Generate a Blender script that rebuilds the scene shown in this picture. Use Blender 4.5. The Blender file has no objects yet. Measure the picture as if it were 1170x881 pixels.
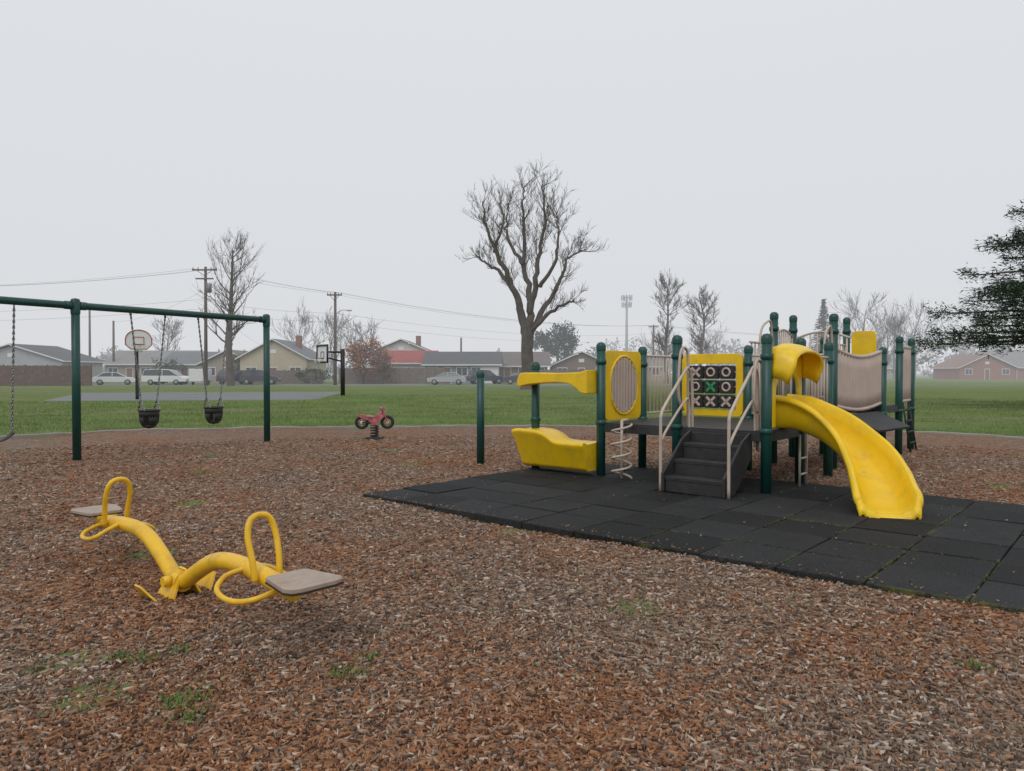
import bpy, math, random
import numpy as np
from mathutils import Vector, Matrix
R=random.Random(7)
NR=np.random.RandomState(5)
scene=bpy.context.scene
col=scene.collection

# ------------------------------------------------------------------ materials
def M(name,c,rough=.6,var=.15,scale=6.0,bump=0.0,bscale=60.0,dirt=None,dirt_amt=.5,dscale=3.0,metal=0.0,spec=.5):
    m=bpy.data.materials.new(name); m.use_nodes=True
    nt=m.node_tree; N=nt.nodes; L=nt.links
    b=N['Principled BSDF']; b.inputs['Roughness'].default_value=rough; b.inputs['Metallic'].default_value=metal
    b.inputs['Specular IOR Level'].default_value=spec
    tc=N.new('ShaderNodeTexCoord')
    n=N.new('ShaderNodeTexNoise'); n.inputs['Scale'].default_value=scale; n.inputs['Detail'].default_value=6; n.inputs['Roughness'].default_value=.65
    L.new(tc.outputs['Object'],n.inputs['Vector'])
    r=N.new('ShaderNodeValToRGB')
    r.color_ramp.elements[0].position=.3; r.color_ramp.elements[1].position=.7
    r.color_ramp.elements[0].color=[x*(1-var) for x in c]+[1]
    r.color_ramp.elements[1].color=[min(1,x*(1+var)) for x in c]+[1]
    L.new(n.outputs['Fac'],r.inputs['Fac'])
    out=r.outputs['Color']
    if dirt:
        n2=N.new('ShaderNodeTexNoise'); n2.inputs['Scale'].default_value=dscale; n2.inputs['Detail'].default_value=9; n2.inputs['Roughness'].default_value=.7
        L.new(tc.outputs['Object'],n2.inputs['Vector'])
        mr=N.new('ShaderNodeMapRange'); mr.inputs['From Min'].default_value=.48; mr.inputs['From Max'].default_value=.72
        mr.inputs['To Max'].default_value=dirt_amt
        L.new(n2.outputs['Fac'],mr.inputs['Value'])
        mx=N.new('ShaderNodeMix'); mx.data_type='RGBA'
        L.new(mr.outputs['Result'],mx.inputs['Factor']); L.new(out,mx.inputs['A']); mx.inputs['B'].default_value=list(dirt)+[1]
        out=mx.outputs['Result']
    L.new(out,b.inputs['Base Color'])
    if bump>0:
        n3=N.new('ShaderNodeTexNoise'); n3.inputs['Scale'].default_value=bscale; n3.inputs['Detail'].default_value=4
        L.new(tc.outputs['Object'],n3.inputs['Vector'])
        bp=N.new('ShaderNodeBump'); bp.inputs['Strength'].default_value=bump; bp.inputs['Distance'].default_value=.02
        L.new(n3.outputs['Fac'],bp.inputs['Height']); L.new(bp.outputs['Normal'],b.inputs['Normal'])
    return m

green=M('green_powdercoat',(.006,.058,.048),.42,.25,5,.05,80,dirt=(.03,.09,.07),dirt_amt=.35)
yellow=M('yellow_plastic',(.82,.53,.008),.38,.07,3,.04,40,dirt=(.42,.29,.05),dirt_amt=.5,dscale=4)
yellowpaint=M('yellow_paint',(.78,.46,.015),.38,.08,6,.04,60,dirt=(.36,.18,.03),dirt_amt=.6,dscale=7)
beige=M('beige_paint',(.50,.41,.34),.5,.1,6,.03,60,dirt=(.3,.24,.19),dirt_amt=.3)
beigep=M('beige_plastic',(.50,.40,.34),.55,.08,4,.03,60,dirt=(.33,.26,.21),dirt_amt=.3)
black=M('black_vinyl',(.022,.022,.023),.6,.3,10,.1,80,dirt=(.07,.065,.055),dirt_amt=.4)
blackr=M('black_rubber',(.018,.018,.018),.6,.2)
chainm=M('galvanised_chain',(.28,.28,.28),.4,.2,metal=.8)
seatm=M('seat_tan',(.36,.28,.225),.6,.12,12,.15,120,dirt=(.2,.13,.09),dirt_amt=.5,dscale=9)
redp=M('faded_red_plastic',(.40,.08,.10),.55,.2,9,dirt=(.6,.42,.40),dirt_amt=.8,dscale=12)
redpaint=M('red_paint',(.4,.06,.05),.5,.2)
whitem=M('white_paint',(.72,.72,.72),.5,.06,dirt=(.4,.4,.38),dirt_amt=.3)
steel=M('grey_steel',(.3,.31,.32),.45,.15,metal=.5)
wirem=M('wire_grey',(.12,.12,.13),.7,.1)
woodpole=M('pole_wood',(.12,.095,.08),.9,.25,3,.2,20)
bark=M('bark',(.105,.085,.075),.95,.35,1.5,.5,8)
barkfar=M('bark_hazy',(.19,.175,.17),.95,.15,.5)  # paler copy of bark, distance haze put into the colour
barkmid=M('bark_mid_hazed',(.15,.13,.12),.95,.25,.8)  # mid-distance bark, a little haze mixed into the colour
concrete=M('concrete',(.28,.26,.23),.85,.15,4,.2,60,dirt=(.14,.12,.08),dirt_amt=.8,dscale=2)
asphalt=M('asphalt',(.17,.175,.18),.85,.12,.6,.1,40,dirt=(.11,.12,.09),dirt_amt=.6,dscale=.3)
glass=M('window_glass',(.06,.07,.085),.12,.1)
conifer=M('conifer_needles',(.045,.075,.042),.8,.4,1.2)
conifer2=M('conifer_needles_dark',(.03,.05,.032),.85,.4,1.2)
confar=M('conifer_far_hazed',(.05,.075,.06),.9,.2,.4)  # needle green with distance haze put into the colour
treefar=M('trees_far_hazed',(.2,.2,.19),.95,.2,.3)  # hazed grey: the distance haze is part of this colour
rust=M('rust_leaves',(.34,.15,.07),.9,.35,1.0)
bushm=M('bush_leaves',(.09,.11,.06),.9,.35,1.0)
mossm=M('moss',(.13,.15,.035),.95,.4,30)

# ------------------------------------------------------------------ builder
class Bd:
    def __init__(s): s.v=[];s.f=[];s.m=[];s.s=[];s.mats=[]
    def mi(s,mat):
        if mat not in s.mats: s.mats.append(mat)
        return s.mats.index(mat)
    def add(s,vs,fs,mat,smooth=False):
        o=len(s.v); i=s.mi(mat)
        s.v.extend([tuple(p) for p in vs])
        for f in fs: s.f.append([a+o for a in f]); s.m.append(i); s.s.append(smooth)
    def tube(s,path,r,mat,n=10,closed=False,caps=True):
        P=[Vector(p) for p in path]; k=len(P)
        if isinstance(r,(int,float)): r=[r]*k
        T=[]
        for i in range(k):
            if closed: t=P[(i+1)%k]-P[i-1]
            else: t=P[min(i+1,k-1)]-P[max(i-1,0)]
            if t.length<1e-9: t=Vector((0,0,1))
            T.append(t.normalized())
        a=Vector((0,0,1)) if abs(T[0].z)<.9 else Vector((1,0,0))
        nn=T[0].cross(a).normalized()
        vs=[];fs=[]
        for i in range(k):
            nn=(nn-T[i]*nn.dot(T[i]))
            if nn.length<1e-6: nn=T[i].orthogonal()
            nn.normalize(); bb=T[i].cross(nn)
            for j in range(n):
                an=2*math.pi*j/n
                vs.append(P[i]+(nn*math.cos(an)+bb*math.sin(an))*r[i])
        rng=k if closed else k-1
        for i in range(rng):
            i2=(i+1)%k
            for j in range(n):
                j2=(j+1)%n
                fs.append([i*n+j,i*n+j2,i2*n+j2,i2*n+j])
        s.add(vs,fs,mat,True)
        if caps and not closed:
            o=len(s.v)-k*n; i=s.mi(mat)
            s.f.append([o+j for j in range(n)][::-1]); s.m.append(i); s.s.append(False)
            s.f.append([o+(k-1)*n+j for j in range(n)]); s.m.append(i); s.s.append(False)
    def box(s,c,sz,mat,X=(1,0,0),Z=(0,0,1),smooth=False):
        X=Vector(X).normalized(); Z=Vector(Z).normalized(); Y=Z.cross(X).normalized(); c=Vector(c)
        vs=[]
        for k in (-.5,.5):
            for j in (-.5,.5):
                for i in (-.5,.5): vs.append(c+X*i*sz[0]+Y*j*sz[1]+Z*k*sz[2])
        s.add(vs,[[0,2,3,1],[4,5,7,6],[0,1,5,4],[2,6,7,3],[0,4,6,2],[1,3,7,5]],mat,smooth)
    def prism(s,poly,o,ax,ay,th,mat,smooth=False):
        o=Vector(o);ax=Vector(ax);ay=Vector(ay);n=ax.cross(ay).normalized()
        k=len(poly)
        vs=[o+ax*a+ay*b+n*th/2 for a,b in poly]+[o+ax*a+ay*b-n*th/2 for a,b in poly]
        s.add(vs,[list(range(k)),list(range(2*k-1,k-1,-1))]+[[i,i+k,(i+1)%k+k,(i+1)%k] for i in range(k)],mat,smooth)
    def lathe(s,prof,c,mat,n=14,ax=(0,0,1),smooth=True):
        Z=Vector(ax).normalized(); X=Z.orthogonal().normalized(); Y=Z.cross(X); c=Vector(c)
        vs=[];fs=[]
        for r,z in prof:
            for j in range(n):
                a=2*math.pi*j/n; vs.append(c+Z*z+(X*math.cos(a)+Y*math.sin(a))*r)
        for i in range(len(prof)-1):
            for j in range(n):
                j2=(j+1)%n; fs.append([i*n+j,i*n+j2,(i+1)*n+j2,(i+1)*n+j])
        s.add(vs,fs,mat,smooth)
    def surf(s,grid,mat,smooth=True):
        a=len(grid);b=len(grid[0]); vs=[p for row in grid for p in row]
        s.add(vs,[[i*b+j,i*b+j+1,(i+1)*b+j+1,(i+1)*b+j] for i in range(a-1) for j in range(b-1)],mat,smooth)
    def obj(s,name,parent=None,loc=None,rot=0,bevel=0,solid=0):
        me=bpy.data.meshes.new(name); me.from_pydata(s.v,[],s.f)
        for m in s.mats: me.materials.append(m)
        me.polygons.foreach_set('material_index',s.m); me.polygons.foreach_set('use_smooth',s.s)
        me.update()
        o=bpy.data.objects.new(name,me); col.objects.link(o)
        if loc: o.location=loc
        o.rotation_euler[2]=rot
        if parent: o.parent=parent
        if solid:
            md=o.modifiers.new('s','SOLIDIFY'); md.thickness=solid; md.offset=0
        if bevel:
            md=o.modifiers.new('b','BEVEL'); md.width=bevel; md.segments=2; md.limit_method='ANGLE'; md.angle_limit=math.radians(50)
        return o
def empty(name,loc=(0,0,0),rot=0):
    e=bpy.data.objects.new(name,None); e.location=loc; e.rotation_euler[2]=rot; e.empty_display_size=.3; col.objects.link(e); return e
def catmull(P,k=6,closed=False):
    P=[Vector(p) for p in P]; out=[]; n=len(P)
    for i in range(n if closed else n-1):
        if closed: p0,p1,p2,p3=P[i-1],P[i],P[(i+1)%n],P[(i+2)%n]
        else: p0,p1,p2,p3=P[max(i-1,0)],P[i],P[i+1],P[min(i+2,n-1)]
        for j in range(k):
            t=j/k
            out.append(.5*((2*p1)+(p2-p0)*t+(2*p0-5*p1+4*p2-p3)*t*t+(3*p1-p0-3*p2+p3)*t**3))
    if not closed: out.append(P[-1])
    return out
def rrect(w,h,r,k=5):
    pts=[]
    for cx,cy,a0 in ((w/2-r,h/2-r,0),(-w/2+r,h/2-r,90),(-w/2+r,-h/2+r,180),(w/2-r,-h/2+r,270)):
        for i in range(k+1):
            a=math.radians(a0+90*i/k); pts.append((cx+r*math.cos(a),cy+r*math.sin(a)))
    return pts

# ------------------------------------------------------------------ ground
CX,CY=0,7
poly=[(-16,6),(-14,11),(-11.3,16.2),(-9.9,18.0),(-6.5,19.1),(-.6,19.7),(5,19.5),(9.7,17.7),(11.3,16.2),(14,13),(15.5,5),(12,-6),(-12,-6)]
def brad(a):
    dx,dy=math.cos(a),math.sin(a); best=1e9
    for i in range(len(poly)):
        x1,y1=poly[i][0]-CX,poly[i][1]-CY; x2,y2=poly[(i+1)%len(poly)][0]-CX,poly[(i+1)%len(poly)][1]-CY
        ex,ey=x2-x1,y2-y1; den=dx*ey-dy*ex
        if abs(den)<1e-9: continue
        t=(x1*ey-y1*ex)/den; q=(x1*dy-y1*dx)/den
        if t>0 and -1e-6<=q<=1+1e-6: best=min(best,t)
    return best
def mz(x,y):
    return .024+.012*np.sin(x*1.7+y*.6)+.011*np.sin(y*2.3-x*.9+1)+.006*np.sin(x*5.1+y*4.3)+.005*np.sin(x*7.7-y*6.1+2)
SP=240; rad=np.array([brad(2*math.pi*i/SP) for i in range(SP)])
b=Bd(); vs=[(CX,CY,float(mz(CX,CY)))]; fs=[]
RG=70
for k in range(1,RG+1):
    t=k/RG
    for i in range(SP):
        a=2*math.pi*i/SP; x=CX+math.cos(a)*rad[i]*t; y=CY+math.sin(a)*rad[i]*t
        vs.append((x,y,float(mz(x,y))))
for i in range(SP): fs.append([0,1+i,1+(i+1)%SP])
for k in range(RG-1):
    for i in range(SP):
        j=(i+1)%SP; fs.append([1+k*SP+i,1+(k+1)*SP+i,1+(k+1)*SP+j,1+k*SP+j])
mulch=bpy.data.materials.new('bark_mulch'); mulch.use_nodes=True
def mulch_nodes(m):
    nt=m.node_tree;N=nt.nodes;L=nt.links;bs=N['Principled BSDF'];bs.inputs['Roughness'].default_value=.9
    bs.inputs['Specular IOR Level'].default_value=.25
    tc=N.new('ShaderNodeTexCoord')
    outs=[]
    for k,(ang,sc) in enumerate(((.6,1.1),(2.2,1.25))):
        dn=N.new('ShaderNodeTexNoise'); dn.inputs['Scale'].default_value=9; L.new(tc.outputs['Object'],dn.inputs['Vector'])
        ad=N.new('ShaderNodeVectorMath'); ad.operation='MULTIPLY_ADD'; ad.inputs[1].default_value=(.35,.35,0); L.new(dn.outputs['Color'],ad.inputs[0]); L.new(tc.outputs['Object'],ad.inputs[2])
        mp=N.new('ShaderNodeMapping'); mp.inputs['Rotation'].default_value=(0,0,ang); mp.inputs['Scale'].default_value=(24*sc,70*sc,1)
        L.new(ad.outputs[0],mp.inputs['Vector'])
        vo=N.new('ShaderNodeTexVoronoi'); vo.inputs['Scale'].default_value=1; L.new(mp.outputs[0],vo.inputs['Vector'])
        outs.append(vo.outputs['Color'])
    sw=N.new('ShaderNodeTexNoise'); sw.inputs['Scale'].default_value=14; L.new(tc.outputs['Object'],sw.inputs['Vector'])
    gt=N.new('ShaderNodeMath'); gt.operation='GREATER_THAN'; gt.inputs[1].default_value=.5; L.new(sw.outputs['Fac'],gt.inputs[0])
    mc=N.new('ShaderNodeMix'); mc.data_type='RGBA'; L.new(gt.outputs[0],mc.inputs['Factor']); L.new(outs[0],mc.inputs['A']); L.new(outs[1],mc.inputs['B'])
    sp=N.new('ShaderNodeSeparateColor'); L.new(mc.outputs['Result'],sp.inputs[0])
    def ramp(cols):
        r=N.new('ShaderNodeValToRGB'); e=r.color_ramp.elements
        e[0].position=0;e[0].color=cols[0]+(1,); e[1].position=1;e[1].color=cols[-1]+(1,)
        for i,c in enumerate(cols[1:-1]):
            q=e.new((i+1)/(len(cols)-1)); q.color=c+(1,)
        L.new(sp.outputs[0],r.inputs['Fac']); return r
    r1=ramp([(.04,.027,.020),(.125,.08,.055),(.21,.14,.10),(.28,.20,.15),(.42,.335,.27)])
    r2=ramp([(.045,.022,.012),(.17,.07,.033),(.26,.115,.055),(.31,.155,.085),(.40,.265,.18)])
    pn=N.new('ShaderNodeTexNoise'); pn.inputs['Scale'].default_value=.55; pn.inputs['Detail'].default_value=6; pn.inputs['Roughness'].default_value=.7; L.new(tc.outputs['Object'],pn.inputs['Vector'])
    mr=N.new('ShaderNodeMapRange'); mr.inputs['From Min'].default_value=.36; mr.inputs['From Max'].default_value=.62; L.new(pn.outputs['Fac'],mr.inputs['Value'])
    mx=N.new('ShaderNodeMix'); mx.data_type='RGBA'; L.new(mr.outputs['Result'],mx.inputs['Factor']); L.new(r1.outputs[0],mx.inputs['A']); L.new(r2.outputs[0],mx.inputs['B'])
    L.new(mx.outputs['Result'],bs.inputs['Base Color'])
    bp=N.new('ShaderNodeBump'); bp.inputs['Strength'].default_value=.9; bp.inputs['Distance'].default_value=.02; L.new(sp.outputs[1],bp.inputs['Height']); L.new(bp.outputs['Normal'],bs.inputs['Normal'])
mulch_nodes(mulch)
b.add(vs,fs,mulch,True); b.obj('mulch_ground')

b=Bd()
pts=[]
for i in range(SP):
    a=2*math.pi*i/SP; pts.append((math.cos(a),math.sin(a),rad[i]))
grid=[]
for i in range(SP+1):
    c,s_,r=pts[i%SP]
    row=[]; dz=.012*math.sin(i*.9)+.008*math.sin(i*2.3)
    for dr,z in ((-.02,-.02),(-.015,.065),(.0,.075),(.09,.075),(.10,.065),(.11,-.02)):
        row.append((CX+c*(r+dr),CY+s_*(r+dr),z+(dz if i<SP else .0)))
    grid.append(row)
b.surf(grid,concrete,False); b.obj('concrete_curb')

# grass ground
gm=bpy.data.materials.new('grass_lawn'); gm.use_nodes=True
nt=gm.node_tree;N=nt.nodes;L=nt.links;bs=N['Principled BSDF'];bs.inputs['Roughness'].default_value=.95;bs.inputs['Specular IOR Level'].default_value=.1
tc=N.new('ShaderNodeTexCoord')
def noise(scale,det=6,ro=.6,vec=None):
    n=N.new('ShaderNodeTexNoise'); n.inputs['Scale'].default_value=scale;n.inputs['Detail'].default_value=det;n.inputs['Roughness'].default_value=ro
    L.new(vec if vec else tc.outputs['Object'],n.inputs['Vector']); return n.outputs['Fac']
def rampn(fac,p0,c0,p1,c1):
    r=N.new('ShaderNodeValToRGB');e=r.color_ramp.elements;e[0].position=p0;e[1].position=p1;e[0].color=c0+(1,);e[1].color=c1+(1,);L.new(fac,r.inputs['Fac']);return r.outputs[0]
def mixc(f,a,c):
    m=N.new('ShaderNodeMix');m.data_type='RGBA'
    if isinstance(f,float): m.inputs['Factor'].default_value=f
    else: L.new(f,m.inputs['Factor'])
    L.new(a,m.inputs['A'])
    if isinstance(c,tuple): m.inputs['B'].default_value=c+(1,)
    else: L.new(c,m.inputs['B'])
    return m.outputs['Result']
g1=rampn(noise(25,8,.75),.32,(.075,.12,.03),.68,(.21,.28,.09))
g2=rampn(noise(.35,8,.7),.35,(.075,.13,.032),.65,(.18,.225,.08))
g=mixc(.55,g1,g2)
mpn=N.new('ShaderNodeMapping'); mpn.inputs['Scale'].default_value=(.04,.24,1); L.new(tc.outputs['Object'],mpn.inputs['Vector'])
st=noise(1,8,.7,mpn.outputs[0])
mr=N.new('ShaderNodeMapRange');mr.inputs['From Min'].default_value=.47;mr.inputs['From Max'].default_value=.64;mr.inputs['To Max'].default_value=.85;L.new(st,mr.inputs['Value'])
g=mixc(mr.outputs['Result'],g,(.20,.185,.10))
L.new(g,bs.inputs['Base Color'])
bp=N.new('ShaderNodeBump');bp.inputs['Strength'].default_value=.8;bp.inputs['Distance'].default_value=.05;L.new(noise(40,4),bp.inputs['Height']);L.new(bp.outputs['Normal'],bs.inputs['Normal'])
b=Bd(); S=900
b.add([(-S,-60,0),(S,-60,0),(S,1500,0),(-S,1500,0)],[[0,1,2,3]],gm); b.obj('grass_ground')

def sheet(name,pts,z,mat):
    b=Bd(); b.add([(x,y,z) for x,y in pts],[list(range(len(pts)))],mat); return b.obj(name)
sheet('basketball_court',[(-24,37.5),(-10.5,39.5),(-12.5,55),(-31,53)],.008,asphalt)
sheet('street_road',[(-160,84),(40,84),(40,91),(-160,91)],.008,asphalt)
sheet('sidewalk_path',[(-160,79.5),(-30,79.5),(30,80.5),(60,82),(60,83),(30,81.9),(-30,81),(-160,81)],.010,concrete)
dirtm=M('dirt_track',(.20,.185,.11),.95,.3,3)
def strip(name,path,w,z,mat):
    b=Bd(); P=catmull([(x,y,0) for x,y in path],6); g=[]
    for i,p in enumerate(P):
        t=(P[min(i+1,len(P)-1)]-P[max(i-1,0)]).normalized(); n=Vector((-t.y,t.x,0)); ww=w*(.8+.4*R.random())
        g.append([p+n*ww/2+Vector((0,0,z)),p-n*ww/2+Vector((0,0,z))])
    b.surf(g,mat); b.obj(name)
strip('dirt_path',[(9,25.5),(14,24),(20,22.8),(34,21)],.5,.006,dirtm)
strip('dirt_path',[(12,33),(20,31.5),(40,29)],.6,.006,dirtm)
wl=M('court_line_paint',(.5,.5,.5),.8,.2)
strip('court_line',[(-23.5,40),(-11.5,42.3)],.1,.013,wl)

# ------------------------------------------------------------------ chips (near mulch)
u2=np.array([.755,-.656]); v2=np.array([.656,.755]); C0=np.array([-1.755,8.57])
def inmat(x,y,m=0):
    a=(x-C0[0])*u2[0]+(y-C0[1])*u2[1]; c=(x-C0[0])*v2[0]+(y-C0[1])*v2[1]
    return (a>-m)&(a<12.3+m)&(c>-m)&(c<4.27+m)
def chipcols(x,y,n):
    p=np.sin(x*1.1+y*.7+.5)+np.sin(x*-.8+y*1.9+2)+.6*np.sin(x*3.3+y*2.1)+.5*np.sin(y*4.9-x*2.7)+NR.randn(n)*1.1
    red=1/(1+np.exp(-(p-.35)*1.5))
    pal1=np.array([(.075,.052,.04),(.15,.102,.075),(.23,.165,.122),(.31,.235,.18),(.48,.395,.325)])
    pal2=np.array([(.075,.036,.02),(.19,.082,.04),(.28,.128,.06),(.33,.17,.09),(.41,.27,.18)])
    k=NR.choice(5,n,p=[.15,.27,.28,.20,.10])
    isr=NR.rand(n)<red
    c=np.where(isr[:,None],pal2[k],pal1[k])*(.85+.3*NR.rand(n)[:,None])
    return c
def make_chips(name,x,y,z,Ls,Ws,c,tilt=.35):
    n=len(x); a=NR.rand(n)*2*math.pi; tl=NR.randn(n)*tilt*.6; rl=NR.randn(n)*tilt
    X=np.stack([np.cos(a)*np.cos(tl),np.sin(a)*np.cos(tl),np.sin(tl)],1)
    Y0=np.stack([-np.sin(a),np.cos(a),np.zeros(n)],1); Z0=np.cross(X,Y0)
    Y=Y0*np.cos(rl)[:,None]+Z0*np.sin(rl)[:,None]; Z=np.cross(X,Y)
    T=(.002+.005*NR.rand(n))
    P=np.stack([x,y,z],1)
    tap=.3+.7*NR.rand(n); tap2=.3+.7*NR.rand(n); sk=(NR.rand(n)-.5)*.5
    vs=np.zeros((n,8,3))
    k=0
    for kz in (-1,1):
        for (i,j,tp) in ((-1,-1,tap),(-1,1,tap),(1,-1,tap2),(1,1,tap2)):
            vs[:,k]=P+X*(i*Ls/2+j*sk*Ws)[:,None]+Y*(j*Ws/2*tp)[:,None]+Z*(kz*T)[:,None]; k+=1
    F=np.array([[4,6,7,5],[0,2,6,4],[1,5,7,3],[0,4,5,1],[2,3,7,6]])
    fs=(F[None]+(np.arange(n)*8)[:,None,None]).reshape(-1)
    me=bpy.data.meshes.new(name); nf=n*5
    me.vertices.add(n*8); me.vertices.foreach_set('co',vs.reshape(-1))
    me.loops.add(nf*4); me.loops.foreach_set('vertex_index',fs.astype(np.int32))
    me.polygons.add(nf); me.polygons.foreach_set('loop_start',np.arange(0,nf*4,4,dtype=np.int32)); me.polygons.foreach_set('loop_total',np.full(nf,4,dtype=np.int32))
    me.update(calc_edges=True)
    ca=me.color_attributes.new(name='Col',type='FLOAT_COLOR',domain='POINT')
    cc=np.ones((n,8,4)); cc[:,:,:3]=c[:,None,:]; ca.data.foreach_set('color',cc.reshape(-1))
    me.materials.append(chipm); o=bpy.data.objects.new(name,me); col.objects.link(o); return o
chipm=bpy.data.materials.new('wood_chip'); chipm.use_nodes=True
nt=chipm.node_tree;N=nt.nodes;L=nt.links;bs=N['Principled BSDF'];bs.inputs['Roughness'].default_value=.8;bs.inputs['Specular IOR Level'].default_value=.3
at=N.new('ShaderNodeVertexColor');at.layer_name='Col'; L.new(at.outputs['Color'],bs.inputs['Base Color'])
n=185000
d=1.5*np.exp(NR.rand(n)**.82*math.log(17/1.5)); a=(NR.rand(n)-.5)*1.7
x=np.sin(a)*d; y=np.cos(a)*d
dx,dy=x-CX,y-CY; ang=np.arctan2(dy,dx)%(2*math.pi); rr=np.interp(ang,np.arange(SP+1)*2*math.pi/SP,np.append(rad,rad[0]))
ok=(np.hypot(dx,dy)<rr-.05)&(~inmat(x,y,-.03)); x=x[ok];y=y[ok];d=d[ok];n=len(x)
gs=1+np.clip((d-4)/12,0,1)*.5
Ls=(.013+.042*NR.rand(n)**2)*gs; Ws=(.004+.010*NR.rand(n)**1.6)*gs
make_chips('mulch_chips',x,y,mz(x,y)+.003+.009*NR.rand(n),Ls,Ws,chipcols(x,y,n),.30)

# ------------------------------------------------------------------ blades
def blades(name,x,y,z,h,w,mat,spread=.5):
    n=len(x); a=NR.rand(n)*2*math.pi; la=NR.rand(n)*2*math.pi; ln=NR.rand(n)*spread*h
    base=np.stack([x,y,z],1); D=np.stack([np.cos(a),np.sin(a),0*a],1)*(w/2)[:,None]
    tip=base+np.stack([np.cos(la)*ln,np.sin(la)*ln,h],1)
    vs=np.stack([base-D,base+D,tip],1).reshape(-1)
    me=bpy.data.meshes.new(name); me.vertices.add(n*3); me.vertices.foreach_set('co',vs)
    me.loops.add(n*3); me.loops.foreach_set('vertex_index',np.arange(n*3,dtype=np.int32))
    me.polygons.add(n); me.polygons.foreach_set('loop_start',np.arange(0,n*3,3,dtype=np.int32)); me.polygons.foreach_set('loop_total',np.full(n,3,dtype=np.int32))
    me.update(calc_edges=True); me.materials.append(mat); o=bpy.data.objects.new(name,me); col.objects.link(o); return o
bladem=M('grass_blade',(.175,.24,.075),.8,.4,.6)
n=150000
d=15*np.exp(NR.rand(n)*math.log(48/15)); a=(NR.rand(n)-.5)*1.5; x=np.sin(a)*d;y=np.cos(a)*d
dx,dy=x-CX,y-CY; ang=np.arctan2(dy,dx)%(2*math.pi); rr=np.interp(ang,np.arange(SP+1)*2*math.pi/SP,np.append(rad,rad[0]))
clump=np.sin(x*1.3+y*.4)+np.sin(y*1.7-x*.5+1)+np.sin(x*.35-y*.6)+NR.randn(n)*.8
ok=(np.hypot(dx,dy)>rr+.10)&~((y>37)&(y<56)&(x<-11)&(x>-32))&(clump>-1.2); x=x[ok];y=y[ok];d=d[ok];n=len(x)
blades('grass_blades',x,y,np.zeros(n),(.03+.05*NR.rand(n)),.012+d*.0006,bladem)
weedm=M('weed_leaf',(.09,.17,.035),.8,.3,20)
for (cx,cy,k,rr_) in ((-1.9,3.76,60,.08),(-1.46,3.27,120,.11),(-1.35,3.1,50,.08),(-.8,3.55,70,.09),(-.72,3.75,40,.06),(2.29,3.6,40,.05),(-2.05,3.8,40,.05),(-1.75,3.85,40,.06)):
    xx=cx+NR.randn(k)*rr_*.6; yy=cy+NR.randn(k)*rr_*.5
    blades('weed_plant',xx,yy,mz(xx,yy)+.012,.01+.028*NR.rand(k),np.full(k,.010),weedm,1.8)

# ------------------------------------------------------------------ rubber mat (local axes along u,v)
rub=bpy.data.materials.new('rubber_tile'); rub.use_nodes=True
nt=rub.node_tree;N=nt.nodes;L=nt.links;bs=N['Principled BSDF'];bs.inputs['Roughness'].default_value=.8;bs.inputs['Specular IOR Level'].default_value=.18
tc=N.new('ShaderNodeTexCoord')
base=rampn(noise(1.3,8,.7),.3,(.009,.010,.011),.72,(.026,.026,.028))
base=mixc(.4,base,rampn(noise(120,3,.6),.42,(.004,.004,.004),.66,(.075,.075,.075)))
at=N.new('ShaderNodeVertexColor');at.layer_name='Col'
mm=N.new('ShaderNodeMix');mm.data_type='RGBA';mm.blend_type='MULTIPLY';mm.inputs['Factor'].default_value=1;L.new(base,mm.inputs['A']);L.new(at.outputs['Color'],mm.inputs['B'])
base=mm.outputs['Result']
sx=N.new('ShaderNodeSeparateXYZ');L.new(tc.outputs['Object'],sx.inputs[0])
def seam(o):
    m=N.new('ShaderNodeMath');m.operation='PINGPONG';m.inputs[1].default_value=.305;L.new(o,m.inputs[0]);return m.outputs[0]
mi=N.new('ShaderNodeMath');mi.operation='MINIMUM';L.new(seam(sx.outputs['X']),mi.inputs[0]);L.new(seam(sx.outputs['Y']),mi.inputs[1])
m1=N.new('ShaderNodeMapRange');m1.inputs['From Min'].default_value=.028;m1.inputs['From Max'].default_value=.006;L.new(mi.outputs[0],m1.inputs['Value'])
m2=N.new('ShaderNodeMapRange');m2.inputs['From Min'].default_value=.50;m2.inputs['From Max'].default_value=.62;L.new(noise(1.5,10,.8),m2.inputs['Value'])
m3=N.new('ShaderNodeMapRange');m3.inputs['From Min'].default_value=2.5;m3.inputs['From Max'].default_value=5.5;m3.inputs['To Min'].default_value=.04;m3.inputs['To Max'].default_value=.85;L.new(sx.outputs['X'],m3.inputs['Value'])
p=N.new('ShaderNodeMath');p.operation='MULTIPLY';L.new(m1.outputs[0],p.inputs[0]);L.new(m2.outputs[0],p.inputs[1])
q=N.new('ShaderNodeMath');q.operation='MULTIPLY';L.new(p.outputs[0],q.inputs[0]);L.new(m3.outputs[0],q.inputs[1])
L.new(mixc(q.outputs[0],base,(.13,.145,.035)),bs.inputs['Base Color'])
bp=N.new('ShaderNodeBump');bp.inputs['Strength'].default_value=.6;bp.inputs['Distance'].default_value=.008;L.new(noise(120,3),bp.inputs['Height']);L.new(bp.outputs['Normal'],bs.inputs['Normal'])
b=Bd(); cols=[]
for i in range(20):
    for j in range(7):
        X=Vector((1,R.gauss(0,.005),R.gauss(0,.005))); Z=Vector((R.gauss(0,.009),R.gauss(0,.009),1))
        b.box((.305+i*.61+R.gauss(0,.002),.305+j*.61+R.gauss(0,.002),.036+R.gauss(0,.003)),(.599,.599,.074),rub,X=X,Z=Z)
        cols+= [.6+.8*R.random()]*8
mat=b.obj('rubber_tile_mat',loc=(C0[0],C0[1],0),rot=math.atan2(u2[1],u2[0]),bevel=.009)
ca=mat.data.color_attributes.new(name='Col',type='FLOAT_COLOR',domain='POINT')
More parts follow.
